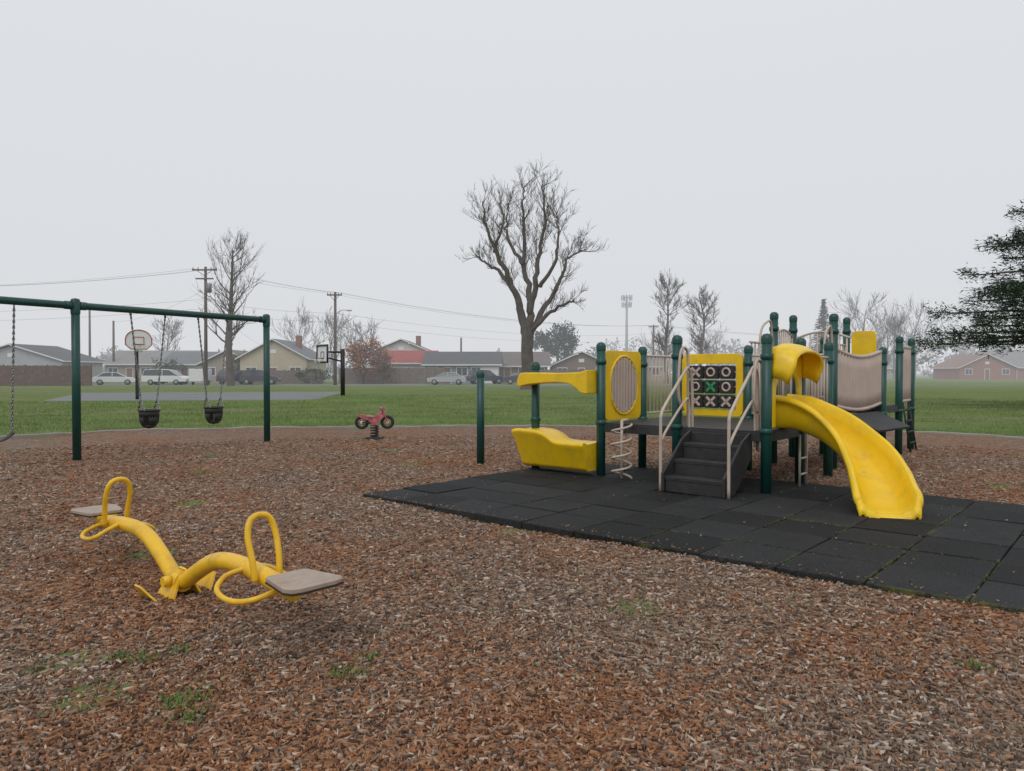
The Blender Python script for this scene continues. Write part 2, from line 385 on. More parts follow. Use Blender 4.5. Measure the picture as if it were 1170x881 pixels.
ca.data.foreach_set('color',np.array([[c,c,c,1] for c in cols]).reshape(-1))
MZ=.075
n=800; e=NR.rand(n)*12; 
f=np.where(NR.rand(n)<.55,np.abs(NR.randn(n))*.09,NR.rand(n)*4.2); 
xx=C0[0]+u2[0]*e+v2[0]*f; yy=C0[1]+u2[1]*e+v2[1]*f
make_chips('mulch_debris',xx,yy,np.full(n,MZ+.004),.006+.018*NR.rand(n),.003+.005*NR.rand(n),chipcols(xx,yy,n)*.7,.1)
n=3800; e=2.6+10*NR.rand(n)**.8; f=4.2*NR.rand(n); sel=NR.rand(n)<.55
e=np.where(sel,np.round(e/.61)*.61,e); f=np.where(sel,f,np.round(f/.61)*.61)
keep=(np.sin(e*2.1+f*3)+np.sin(f*1.7-e*3.3+1)+NR.randn(n)*.4+.12*(e-5))>.75; e=e[keep];f=f[keep];n=len(e)
e=e+NR.randn(n)*.007; f=f+NR.randn(n)*.007
blades('moss_tufts',C0[0]+u2[0]*e+v2[0]*f,C0[1]+u2[1]*e+v2[1]*f,np.full(n,MZ-.008),.010+.014*NR.rand(n),np.full(n,.010),mossm,1.3)

# ------------------------------------------------------------------ play structure
U=Vector((.755,-.656,0)); W=Vector((.656,.755,0)); UP=Vector((0,0,1))
P2=Vector((1.23,10.16,0))
def c(i,j,z=0): return P2+U*1.165*i+W*1.1*j+UP*z
PS=empty('play_structure')
posts=Bd()
def post(p,top,B=posts,r=.062,z0=0):
    B.tube([(p.x,p.y,z0),(p.x,p.y,top-.03)],r,green,16)
    B.lathe([(r+.005,top-.09),(r+.006,top-.05),(r+.005,top-.02),(r*.7,top+.012),(.001,top+.022)],(p.x,p.y,0),green,16)
def collar(p,z,B=posts,r=.062):
    B.lathe([(r+.001,z-.035),(r+.012,z-.03),(r+.012,z+.03),(r+.001,z+.035)],(p.x,p.y,0),green,16)
A=Vector((4.2,11.8,0));Bp=Vector((4.85,11.1,0));F=Vector((5.5,11.95,0));Cc=Vector((4.85,12.7,0))
Q10=Vector((6.25,12.4,0));Q11=Vector((6.95,13.2,0));Q12=Vector((7.6,14.0,0));D=Vector((6.25,13.75,0));E=Vector((5.55,13.1,0))
PL=[(c(-1,0),1.63),(c(0,0),1.89),(c(1,0),1.95),(c(2,0),1.93),(c(0,1),1.86),(c(2,1),1.92),(c(0,2),1.9),(c(1,2),1.88),(c(2,2),1.90),
    (A,2.44),(Bp,2.36),(Cc,2.46),(Q10,1.9),(Q11,2.12),(Q12,2.12),(D,2.5),(E,2.1)]
for p,t in PL:
    post(p,t); collar(p,.8); collar(p,t-.25)
for p in (c(1,1),F): posts.tube([(p.x,p.y,0),(p.x,p.y,.8)],.055,green,12)
posts.obj('posts',PS)
b=Bd(); lone=Vector((-.505,11.8,0)); post(lone,1.51,b); b.obj('steel_post')
DZ=.8
b=Bd()
def deck(pl,z):
    b.prism([(p.x,p.y) for p in pl],(0,0,z-.02),(1,0,0),(0,1,0),.04,black)
    for i in range(len(pl)):
        p,q=pl[i],pl[(i+1)%len(pl)]; m=(p+q)/2; b.box((m.x,m.y,z-.075),((q-p).length-.02,.03,.105),black,X=(q-p))
deck([c(0,0),c(1,0),c(2,0),c(2,1),c(2,2),c(1,2),c(0,2),c(0,1)],DZ)
deck([c(1,2,0)+W*.02,c(2,2)+W*.02,Bp,A],DZ+.1)
deck([A,Bp+W*.02,F,Cc],DZ+.2)
deck([E,Q10,Q11,D],DZ+.12)
for i in range(8):
    t=(i+.5)/8; a_=Cc.lerp(E,t); b_=F.lerp(Q10,t); m=(a_+b_)/2; z=DZ+.16-.1*math.sin(math.pi*t)
    b.box((m.x,m.y,z),(.11,(b_-a_).length,.04),black,X=(Q10-F))
m=(Bp+Q10)/2+U*.28; b.box((m.x,m.y,.72),(1.3,.55,.04),black,X=(Q10-Bp),Z=(U*.45+UP))
b.obj('decks',PS,bevel=.004)
# stairs
b=Bd(); mid=(c(1,0)+c(2,0))/2
for k in (1,2,3):
    z=DZ-.1825*k; p=mid-W*(.12+.225*(k-1))
    b.box((p.x,p.y,z-.015),(.76,.25,.05),black,X=U)
    q=p-W*.11; b.box((q.x,q.y,z-.1),(.72,.02,.15),black,X=U)
p=mid-W*.02; b.box((p.x,p.y,DZ-.12),(.74,.02,.14),black,X=U)
for sgn in (-1,1):
    o=mid+U*.385*sgn
    b.prism([(0,.72),(0,.40),(.45,.02),(.72,.02),(.72,.24),(.24,.62)],(o.x,o.y,.06),-W,UP,.035,black)
b.obj('stairs',PS,bevel=.008)
# rails
b=Bd()
for sgn in (-1,1):
    o=mid+U*.43*sgn
    path=[o+W*.12+UP*.55,o+W*.12+UP*1.0,o+W*.10+UP*1.42,o-W*.0+UP*1.55,o-W*.13+UP*1.47,o-W*.55+UP*1.12,o-W*.66+UP*1.0,o-W*.68+UP*.85,o-W*.68+UP*MZ]
    b.tube(catmull(path,5),.019,beige,10)
    path=[o+W*.04+UP*.6,o+W*.03+UP*1.05,o-W*.05+UP*1.15,o-W*.5+UP*.83,o-W*.66+UP*.68]
    b.tube(catmull(path,5),.016,beige,10)
o=c(1,0)+U*.1
b.tube(catmull([o+W*.1+UP*.75,o+W*.1+UP*1.6,o+W*.06+UP*1.78,o-W*.05+UP*1.8,o-W*.12+UP*1.65,o-W*.14+UP*1.2,o-W*.02+UP*1.02],5),.017,beige,10)
o=c(2,0)-U*.1
b.tube(catmull([o+W*.1+UP*.75,o+W*.1+UP*1.5,o+W*.06+UP*1.62,o-W*.05+UP*1.62,o-W*.10+UP*1.5,o-W*.12+UP*1.2,o-W*.02+UP*1.02],5),.017,beige,10)
def bars(p,q,z0,z1,n,r=.014,arch=0):
    top=[p+(q-p)*t+UP*(z1+arch*math.sin(math.pi*t)) for t in [i/10 for i in range(11)]]
    b.tube(top,.018,beige,8)
    b.tube([p+UP*z0,q+UP*z0],.018,beige,8)
    for i in range(n):
        t=(i+.5)/n; b.tube([p.lerp(q,t)+UP*z0,p.lerp(q,t)+UP*(z1+arch*math.sin(math.pi*t))],r,beige,6)
bars(c(0,1),c(0,2),DZ+.08,1.74,10)
bars(c(1,2),c(2,2),DZ+.08,1.74,10)
bars(c(2,1),c(2,2),DZ+.08,1.70,9)
bars(A,Cc,DZ+.28,2.08,9,arch=.12)
bars(Cc,F,DZ+.28,2.05,8,arch=.12)
bars(c(1,2)+W*.05,A,DZ+.15,1.95,7)
bars(E,D,DZ+.2,2.0,9)
b.tube(catmull([A+UP*1.3,A+UP*2.2-W*.1,A-W*.3+UP*2.28,A-W*.55+UP*2.05,A-W*.6+UP*1.2],5),.018,beige,8)
b.tube(catmull([Bp+UP*1.3,Bp+UP*2.1-W*.1,Bp-W*.25+UP*2.15,Bp-W*.4+UP*1.95,Bp-W*.45+UP*1.2],5),.018,beige,8)
o=(c(0,0)+c(1,0))/2-U*.18-W*.1
hel=[o+Vector((math.cos(t)*.13,math.sin(t)*.13,.08+.72*t/(2*math.pi*4))) for t in [i*2*math.pi/16 for i in range(65)]]
b.tube(hel,.016,beige,8); b.tube([o+UP*MZ,o+UP*.85],.02,beige,8)
b.tube([o+UP*.85,o+W*.15+UP*.85],.02,beige,8)
for k in (.1,.34): 
    o=c(2,1)+U*.12-W*k; b.tube([o+UP*MZ,o+UP*.72],.016,beige,8)
o=c(2,1)+U*.12
for z in (.22,.42): b.tube([o-W*.1+UP*z,o-W*.34+UP*z],.014,beige,8)
b.obj('rails_and_bars',PS)
b=Bd()
def framepanel(p,q,z0,z1,hole,mat=yellow,th=.04,marg=.075):
    ax=(q-p).normalized(); w=(q-p).length-2*marg; h=z1-z0; m=(p+q)/2+UP*(z0+z1)/2
    outer=rrect(w,h,.09,6); k=len(outer); 
    inner=[]
    for (x,y) in outer:
        a=math.atan2(y/h,x/w); inner.append(hole(a,w,h))
    n=ax.cross(UP).normalized()
    vs=[];
    for s_ in (1,-1):
        vs+=[m+ax*x+UP*y+n*th/2*s_ for x,y in outer]; vs+=[m+ax*x+UP*y+n*th/2*s_ for x,y in inner]
    fs=[]
    for i in range(k):
        j=(i+1)%k
        fs.append([i,j,k+j,k+i]); fs.append([2*k+i,3*k+i,3*k+j,2*k+j])
        fs.append([i,2*k+i,2*k+j,j]); fs.append([k+i,k+j,3*k+j,3*k+i])
    b.add(vs,fs,mat); return m,ax,n,w,h
m,ax,n_,w,h=framepanel(c(0,0),c(0,1),DZ+.02,1.80,lambda a,w,h:(math.cos(a)*w*.38,math.sin(a)*h*.42))
b.prism([(math.cos(2*math.pi*i/28)*w*.395,math.sin(2*math.pi*i/28)*h*.435) for i in range(28)],m,ax,UP,.012,black)
for s_ in (1,-1):
    for i in range(9):
        x=(-1+2*(i+.5)/9)*w*.36; y=h*.405*math.sqrt(max(0,1-(x/(w*.38))**2)); o=m+ax*x+n_*.02*s_
        b.box(o,(w*.058,.03,2*y),beigep,X=ax)
    ring=[m+ax*math.cos(2*math.pi*i/32)*w*.385+UP*math.sin(2*math.pi*i/32)*h*.425+n_*.024*s_ for i in range(32)]
    b.tube(ring,.016,yellow,8,closed=True)
b.obj('oval_window_panel',PS,bevel=.006)
b=Bd()
def sqhole(a,w,h):
    ca,sa=math.cos(a),math.sin(a); k=max(abs(ca)/(w*.39),abs(sa)/(h*.37)); return (ca/k,sa/k-.03)
m,ax,n_,w,h=framepanel(c(0,2),c(1,2),DZ+.02,1.78,sqhole)
if n_.dot(Vector((0,-1,0)))<0: n_=-n_
greenx=M('green_plastic',(.03,.3,.12),.5)
tilebk=M('tile_black',(.025,.025,.025),.5,.2)
for j in range(3):
    for i in range(3):
        o=m+ax*(i-1)*w*.25+UP*((j-1)*h*.235-.03)
        b.prism(rrect(w*.225,h*.215,.03,3),o,ax,UP,.09,tilebk)
        isx=(i,j) in ((0,2),(0,0),(1,0)) or (i+j)%3==2
        mt=greenx if (i,j)==(1,1) else beigep
        f_=o+n_*.052
        if isx:
            for a in (45,-45):
                dx=ax*math.cos(math.radians(a))+UP*math.sin(math.radians(a)); b.box(f_,(.2,.012,.04),mt,X=dx,Z=dx.cross(n_))
        else:
            b.tube([f_+ax*math.cos(t)*.06+UP*math.sin(t)*.06 for t in [2*math.pi*q/18 for q in range(18)]],.017,mt,6,closed=True)
for j in (-1,0,1):
    b.tube([m-ax*w*.39+UP*(h*.235*j-.03),m+ax*w*.39+UP*(h*.235*j-.03)],.012,steel,6)
b.obj('tic_tac_toe_panel',PS,bevel=.004)
b=Bd(); o=c(-1,0)-W*.02
top=catmull([(-.10,1.46,0),(0,1.49,0),(.5,1.485,0),(.85,1.49,0),(1.0,1.50,0),(1.11,1.53,0)],4)
bot=catmull([(1.11,1.20,0),(1.0,1.22,0),(.85,1.32,0),(.6,1.35,0),(.2,1.33,0),(.02,1.31,0),(-.12,1.29,0),(-.14,1.38,0)],4)
poly_=[(p.x,p.y) for p in top]+[(p.x,p.y) for p in bot]
b.prism(poly_,o-W*.12,U,UP,.26,yellow)
b.obj('counter_arch',PS,bevel=.03)
b=Bd()
prof=catmull([(-.16,.66,0),(-.05,.68,0),(.3,.665,0),(.48,.61,0),(.62,.54,0),(.9,.53,0),(1.11,.535,0)],4)
def sect(s,z):
    zz=z; bt=.14
    return [(.10,zz-.10),(.10,zz-.03),(.08,zz),(-.02,zz-.015),(-.22,zz-.03),(-.30,zz+.0),(-.335,zz-.005),(-.34,zz-.05),(-.29,zz-.10),(-.26,bt+.05),(-.22,bt),(.08,bt),(.10,bt+.05)]
gr=[]
for p in prof:
    s,z=p.x,p.y
    row=[]
    for (a,zz) in sect(s,z):
        s2=s
        if zz<z-.11: s2=-.02+(s+.16)*(1.13/1.27)
        row.append(o+U*s2+W*a+UP*zz)
    row.append(row[0]); gr.append(row)
b.surf(gr,yellow)
for row in (gr[0],gr[-1]): b.add(row[:-1],[list(range(len(row)-1))],yellow)
b.obj('bench_seat',PS)
# slide
b=Bd()
sp=catmull([(3.32,9.12,.82),(3.53,8.92,.81),(3.78,8.60,.66),(3.92,8.22,.43),(3.90,7.84,.235),(3.80,7.50,.125),(3.73,7.30,.11),(3.70,7.20,.10)],8)
g=[]; n=len(sp)
for i,p in enumerate(sp):
    t=(sp[min(i+1,n-1)]-sp[max(i-1,0)]); t.z=0; t.normalize(); s_=Vector((t.y,-t.x,0)); f=i/(n-1)
    hh=.24*(1-f)**.7+.15; ww=.225+.03*f
    if f>.92:
        k_=(f-.92)/.08; hh=.15*math.sqrt(max(0,1-k_*k_*.8))+.03; ww=ww-.03*k_*k_
    cs=[(-ww-.055,hh-.06),(-ww-.052,hh-.02),(-ww-.03,hh+.004),(-ww-.01,hh-.01),(-ww+.008,hh*.6),(-ww+.03,hh*.3),(-ww+.08,.03),(-ww*.55,.0),(0,-.008)]
    cs=cs+[(-a,z) for a,z in cs[::-1][1:]]
    g.append([p+s_*a+UP*z for a,z in cs])
# rolled front lip
t=(sp[-1]-sp[-3]); t.z=0; t.normalize()
last=g[-1]
for (dd,dz,sq) in ((.03,.0,.99),(.055,-.02,.97),(.06,-.055,.95),(.04,-.085,.93)):
    cen=sum(last,Vector())/len(last)
    row=[]
    for p in last:
        q=Vector((cen.x+(p.x-cen.x)*sq,cen.y+(p.y-cen.y)*sq,max(.02+.0,p.z*(1 if dd<.05 else .8)+dz)))
        row.append(q+t*dd)
    g.append(row)
b.surf(g,yellow); b.obj('slide',PS,solid=.022)
b=Bd(); 
e_=sp[-10]; b.box((e_.x,e_.y,.09),(.26,.2,.06),yellow); b.tube([(3.9,8.15,.05),(3.9,8.15,.4)],.03,beige,10)
b.obj('slide_foot',PS,bevel=.02)
# hood : arched entry panel plus visor
p0=c(2,0);p1=c(2,1); ax=(p1-p0).normalized(); ll=(p1-p0).length
b=Bd()
arch=[(.07,.84),(.07,1.72),(.12,1.79),(.3,1.82),(ll-.3,1.82),(ll-.12,1.79),(ll-.07,1.72),(ll-.07,.84),(ll-.17,.84),(ll-.17,1.22)]
arch+= [(ll/2+(ll/2-.17)*math.cos(a),1.22+.30*math.sin(a)) for a in [math.pi*k/10 for k in range(1,10)]]
arch+=[(.17,1.22),(.17,.84)]
b.prism(arch,p0+U*.03,ax,UP,.035,yellow); b.obj('slide_entry_arch',PS,bevel=.008)
b=Bd(); g=[]
base_=[(.05,1.42),(.05,1.55),(.06,1.66),(.10,1.75),(.2,1.80),(.35,1.83),(.5,1.835),(.65,1.83),(.8,1.80),(.90,1.75),(.94,1.66),(.95,1.55),(.95,1.42)]
for k in range(8):
    f=k/7; row=[]
    for a,z in base_:
        low=max(0,(1.66-z))/.24
        row.append(p0+(p1-p0)*(.5+(a-.5)*(1-.04*f*f))+U*(.04+.27*f*(1-.3*low))+UP*(z-.10*f*f+low*.03*f))
    g.append(row)
b.surf(g,yellow); b.obj('slide_hood',PS,solid=.03)
b=Bd()
def ribbed(p,q,z0,z1,sag,n=14,zo=0):
    g=[];nx=n*4
    nn=(q-p).normalized().cross(UP)
    for i in range(nx+1):
        t=i/nx; zt=z1-sag*math.sin(math.pi*t); zb=z0+zo*math.sin(math.pi*t)
        off=.014*math.cos(t*n*2*math.pi)
        g.append([p.lerp(q,t)+nn*off+UP*(zb+(zt-zb)*k/4) for k in range(5)])
    b.surf(g,beigep,True)
    b.tube([p.lerp(q,i/14)+UP*(z1-sag*math.sin(math.pi*i/14)) for i in range(15)],.022,beigep,8)
    b.tube([p.lerp(q,i/14)+UP*(z0+zo*math.sin(math.pi*i/14)) for i in range(15)],.022,beigep,8)
d_=(Q10-Bp).normalized()
ribbed(Bp+d_*.1,Q10-d_*.1,.98,1.84,.10,16,-.08)
ribbed(Cc+d_*.1,E-d_*.08,1.0,1.80,.10,8,-.08)
ribbed(Q11+d_*.08,Q12-d_*.08,.97,1.95,.0,8)
b.obj('bridge_barriers',PS,solid=.02)
b=Bd(); ax=(Q11-D).normalized(); o=D+ax*.30+UP*1.98
b.prism(rrect(.42,.55,.08),o,ax,UP,.04,yellow)
b.obj('yellow_panel',PS,bevel=.008)
b=Bd(); nx_=Vector((.755,-.656,0))
a_=Q11.lerp(Q12,.5)
for s_ in (-.25,.25):
    p=a_+(Q12-Q11).normalized()*s_; b.tube([p+UP*1.0,p+nx_*.15+UP*.03],.018,blackr,8)
for k in range(4):
    z=.2+.2*k; p=a_+nx_*(.15*(1-z)); q=(Q12-Q11).normalized()*.25; b.tube([p-q+UP*z,p+q+UP*z],.018,blackr,8)
b.obj('ladder',PS)

# ------------------------------------------------------------------ swing set
SW=empty('swing_set')
SL=Vector((-7.25,12.23,0)); SRt=Vector((-5.19,15.56,0)); SD=(SRt-SL)
b=Bd()
for p in (SL,SRt,SL-SD): 
    b.tube([(p.x,p.y,0),(p.x,p.y,2.68)],.066,green,16); b.lathe([(.072,2.46),(.075,2.5),(.075,2.68),(.06,2.71),(.001,2.725)],(p.x,p.y,0),green,16)
b.tube([SL-SD+UP*2.6,SRt+UP*2.6],.06,green,16)
for p,s_ in ((SL,1),(SL,-1),(SRt,-1)):
    b.tube([p+SD.normalized()*s_*.06+UP*2.6,p+SD.normalized()*s_*.17+UP*2.6],.069,green,16)
b.obj('frame',SW)
def chain(b,p,q,link=.045):
    n=int((q-p).length/link); d_=(q-p).normalized(); s1=d_.orthogonal().normalized(); s2=d_.cross(s1)
    for i in range(n):
        c_=p.lerp(q,(i+.5)/n); s_=s1 if i%2 else s2
        b.tube([c_+d_*.03*math.cos(t)+s_*.011*math.sin(t) for t in [k*math.pi/3 for k in range(6)]],.0045,chainm,4,closed=True)
sd=SD.normalized(); sn=Vector((-sd.y,sd.x,0))
def bucket(k):
    b=Bd(); o=SL+SD*k
    for s_ in (-1,1):
        hp=o+sd*.33*s_+UP*2.53; b.tube([hp+UP*.07,hp-UP*.03],.018,steel,8)
        jn=o+sd*.16*s_+UP*1.02; chain(b,hp,jn)
        for q in (-1,1): chain(b,jn,o+sd*.15*s_+sn*.1*q+UP*.80)
    # bucket with leg openings: rim band, crotch straps and base
    for (z0,z1,r0,r1) in ((.80,.68,.17,.165),):
        g=[[o+sd*math.cos(t)*r*1.05+sn*math.sin(t)*r*.85+UP*z for t in [2*math.pi*i/20 for i in range(21)]] for r,z in ((r0,z0),(r1,z1))]
        b.surf(g,blackr)
    for i0 in (0,5,10,15):
        g=[]
        for (r,z) in ((.166,.70),(.155,.60),(.12,.53),(.06,.49),(.001,.48)):
            g.append([o+sd*math.cos(t)*r*1.05+sn*math.sin(t)*r*.85+UP*z for t in [2*math.pi*(i0-1.6+3.2*j/3)/20 for j in range(4)]])
        b.surf(g,blackr)
    b.lathe([(.001,.475),(.10,.505),(.125,.535),(.10,.53),(.001,.50)],(o.x,o.y,0),blackr,16)
    b.tube([o+sd*math.cos(t)*.178+sn*math.sin(t)*.145+UP*.80 for t in [2*math.pi*i/20 for i in range(20)]],.014,blackr,8,closed=True)
    return b.obj('bucket_swing',SW,solid=.01)
bucket(.3265); bucket(.67)
b=Bd(); o=SL+SD*(-.31)
for s_ in (-1,1):
    hp=o+sd*.29*s_+UP*2.53; chain(b,hp,o+sd*.24*s_+UP*.55)
g=[]
for i in range(9):
    t=-1+i/4; p=o+sd*.25*t+UP*(.55-.12*(1-t*t)); g.append([p+sn*.07,p-sn*.07])
b.surf(g,blackr); b.obj('belt_swing',SW,solid=.012)

# ------------------------------------------------------------------ seesaw
SS=empty('seesaw'); so=Vector((-2.2,4.85,0)); sa=Vector((.742,-.671,0)); sb=Vector((.671,.742,0))
b=Bd()
half=[(0,.115),(.10,.14),(.25,.22),(.45,.315),(.65,.36),(.9,.365),(1.15,.345),(1.40,.325)]
path=[so-sa*x+UP*z for x,z in half[::-1]]+[so+sa*x+UP*z for x,z in half[1:]]
b.tube(catmull(path,5),.052,yellowpaint,18)
for s_ in (-1,1):
    o=so+sb*.105*s_
    b.prism([(-.13,-.01),(.13,-.01),(.085,.14),(.045,.20),(-.045,.20),(-.085,.14)],o,sa,UP+sb*-.45*s_,.014,yellowpaint)
    q=so+sb*.17*s_-sa*.05
    b.prism([(-.16,0),(.12,0),(.04,.13),(-.05,.13)],q+UP*.02,sa,sb*.6*s_+UP*.8,.012,yellowpaint)
    b.tube([so+sb*.06*s_+UP*.13,so+sb*.115*s_+UP*.13],.035,yellowpaint,14)
b.tube([so-sb*.1+UP*.12,so+sb*.1+UP*.12],.028,yellowpaint,12)
b.tube([so-sa*.06+UP*.12,so+sa*.06+UP*.12],.066,yellowpaint,16)
for s_ in (-1,1):
    A_=sa*s_
    def pt(a,c_,z): return so+A_*a+sb*c_+UP*z
    b.tube(catmull([pt(1.12,-.075,.34),pt(1.10,-.082,.46),pt(1.06,-.085,.58),pt(1.04,-.06,.665),pt(1.035,0,.69),pt(1.04,.06,.665),pt(1.06,.085,.58),pt(1.10,.082,.46),pt(1.12,.075,.34)],6),.018,yellowpaint,12)
    for q in (-1,1):
        b.tube(catmull([pt(.93,.04*q,.37),pt(.90,.13*q,.345),pt(.93,.20*q,.30),pt(1.02,.225*q,.275),pt(1.15,.22*q,.27),pt(1.25,.17*q,.285),pt(1.29,.08*q,.31),pt(1.29,.03*q,.32)],6),.016,yellowpaint,12)
    b.box(pt(1.38,0,.372),(.2,.14,.02),yellowpaint,X=sa)
b.obj('beam_and_handles',SS)
b=Bd()
for s_ in (-1,1):
    o=so+sa*s_*1.47+UP*.40
    g=[(-.17,-.10),(-.15,-.125),(.10,-.17),(.15,-.15),(.165,-.1),(.165,.1),(.15,.15),(.10,.17),(-.15,.125),(-.17,.10)]
    if s_<0: g=[(-x,y) for x,y in g][::-1]
    b.prism(g,o,sa,sb,.022,seatm)
    b.prism([(x*1.012,y*1.012) for x,y in g],o-UP*.016,sa,sb,.012,blackr)
    for q in (-.06,.06):
        for r_ in (-.05,.05): b.lathe([(.001,.0135),(.008,.0135),(.01,.011)],o+sa*q+sb*r_,steel,8)
b.obj('seats',SS,bevel=.006)

# ------------------------------------------------------------------ spring rider
SRd=empty('spring_rider'); o=Vector((-3.06,16.36,0)); b=Bd(); X=Vector((1,.15,0)).normalized(); Y=Vector((-X.y,X.x,0))
def rp(a,z,y=0): return o+X*a+Y*y+UP*z
b.box(o+UP*.03,(.36,.36,.05),black)
b.tube([o+Vector((math.cos(t)*.085,math.sin(t)*.085,.05+.26*t/(2*math.pi*4.5))) for t in [i*2*math.pi/12 for i in range(55)]],.016,black,8)
for a in (-.28,.28):
    b.tube([rp(a+math.cos(t)*.12,.38+math.sin(t)*.12) for t in [2*math.pi*i/24 for i in range(24)]],.036,blackr,10,closed=True)
    for k in range(6):
        t=k*math.pi/3; b.tube([rp(a,.38),rp(a+math.cos(t)*.10,.38+math.sin(t)*.10)],.014,redp,6)
    for s_ in (-1,1): b.lathe([(.001,.0),(.035,.0),(.035,.02),(.001,.02)],rp(a,.38,.022*s_),whitem,10,ax=Y*s_)
body=catmull([(-.36,.52,0),(-.30,.56,0),(-.16,.52,0),(-.04,.50,0),(.04,.56,0),(.13,.59,0),(.20,.56,0),(.18,.47,0),(.10,.42,0),(.07,.33,0),(-.06,.31,0),(-.10,.40,0),(-.22,.45,0)],4,True)
b.prism([(p.x,p.y) for p in body],o,X,UP,.12,redp)
b.prism([(-.16,.545),(-.02,.52),(-.02,.49),(-.18,.51)],o,X,UP,.17,seatm)
for s_ in (-1,1):
    b.tube([rp(.28,.38,.06*s_),rp(.19,.62,.05*s_)],.016,redp,8)
    b.tube([rp(.19,.60,0),rp(.16,.68,.12*s_),rp(.12,.70,.20*s_)],.016,redp,8)
    b.tube([rp(0,.32,0),rp(.02,.31,.2*s_)],.014,blackr,8)
    b.tube([rp(-.28,.38,.05*s_),rp(-.06,.36,.05*s_)],.014,blackr,8)
b.tube(catmull([rp(.17,.58),rp(.18,.69),rp(.22,.71),rp(.25,.66)],4),.02,redp,8)
b.obj('motorcycle_body',SRd,bevel=.01)

# ------------------------------------------------------------------ basketball hoops
def hoop(x,y,face,boardw,boardh,zb,curved,dark,ext=1.0):
    E_=empty('basketball_hoop',(x,y,0),face); b=Bd()
    pm=blackr
    if curved: b.tube(catmull([(0,0,0),(0,0,2.0),(.02,0,2.7),(.3,0,3.15),(.75,0,3.3),(ext,0,3.3)],6),.085,pm,12)
    else:
        b.tube([(0,0,0),(0,0,zb+.6)],.14,pm,12); b.tube([(0,0,zb+.4),(ext,0,zb+.4)],.06,pm,8); b.tube([(0,0,zb-.2),(ext,0,zb+.1)],.05,pm,8)
    b.obj('pole',E_)
    b=Bd(); pts_=[]
    if curved:
        pts_=[(math.cos(math.radians(a))*boardw/2,zb+.25+math.sin(math.radians(a))*boardh*.62) for a in range(0,181,12)]+[(-boardw*.5,zb),(-boardw*.3,zb-.25),(boardw*.3,zb-.25),(boardw*.5,zb)]
    else: pts_=[(boardw/2,zb-.25),(boardw/2,zb+boardh-.25),(-boardw/2,zb+boardh-.25),(-boardw/2,zb-.25)]
    b.prism(pts_,(ext+.05,0,0),(0,1,0),(0,0,1),.04,whitem)
    if dark: b.tube([(ext+.08,p[0]*.97,p[1]) for p in pts_],.07,blackr,6,closed=True)
    else: b.tube([(ext+.08,p[0]*.97,p[1]) for p in pts_],.025,redpaint,6,closed=True)
    b.tube([(ext+.08,q[0],q[1]) for q in ((-.25,zb),(-.25,zb+.4),(.25,zb+.4),(.25,zb))],.025,blackr if dark else redpaint,6,closed=True)
    b.obj('backboard',E_)
    b=Bd(); b.tube([(ext+.4+math.cos(t)*.23,math.sin(t)*.23,zb) for t in [2*math.pi*i/18 for i in range(18)]],.022,redpaint,6,closed=True)
    b.tube([(ext+.06,0,zb),(ext+.18,0,zb)],.03,redpaint,6)
    for i in range(10):
        t=2*math.pi*i/10
        for w_ in (.6,-.6):
            t2=t+w_
            b.tube([(ext+.4+math.cos(t)*.23,math.sin(t)*.23,zb),(ext+.4+math.cos(t2)*.13,math.sin(t2)*.13,zb-.4)],.008,whitem,4)
    b.obj('rim_and_net',E_)
hoop(-20.4,40,math.radians(-58),1.3,.85,2.95,True,False)
hoop(-10.75,46.7,math.radians(215),1.8,1.05,2.35,False,True,1.25)

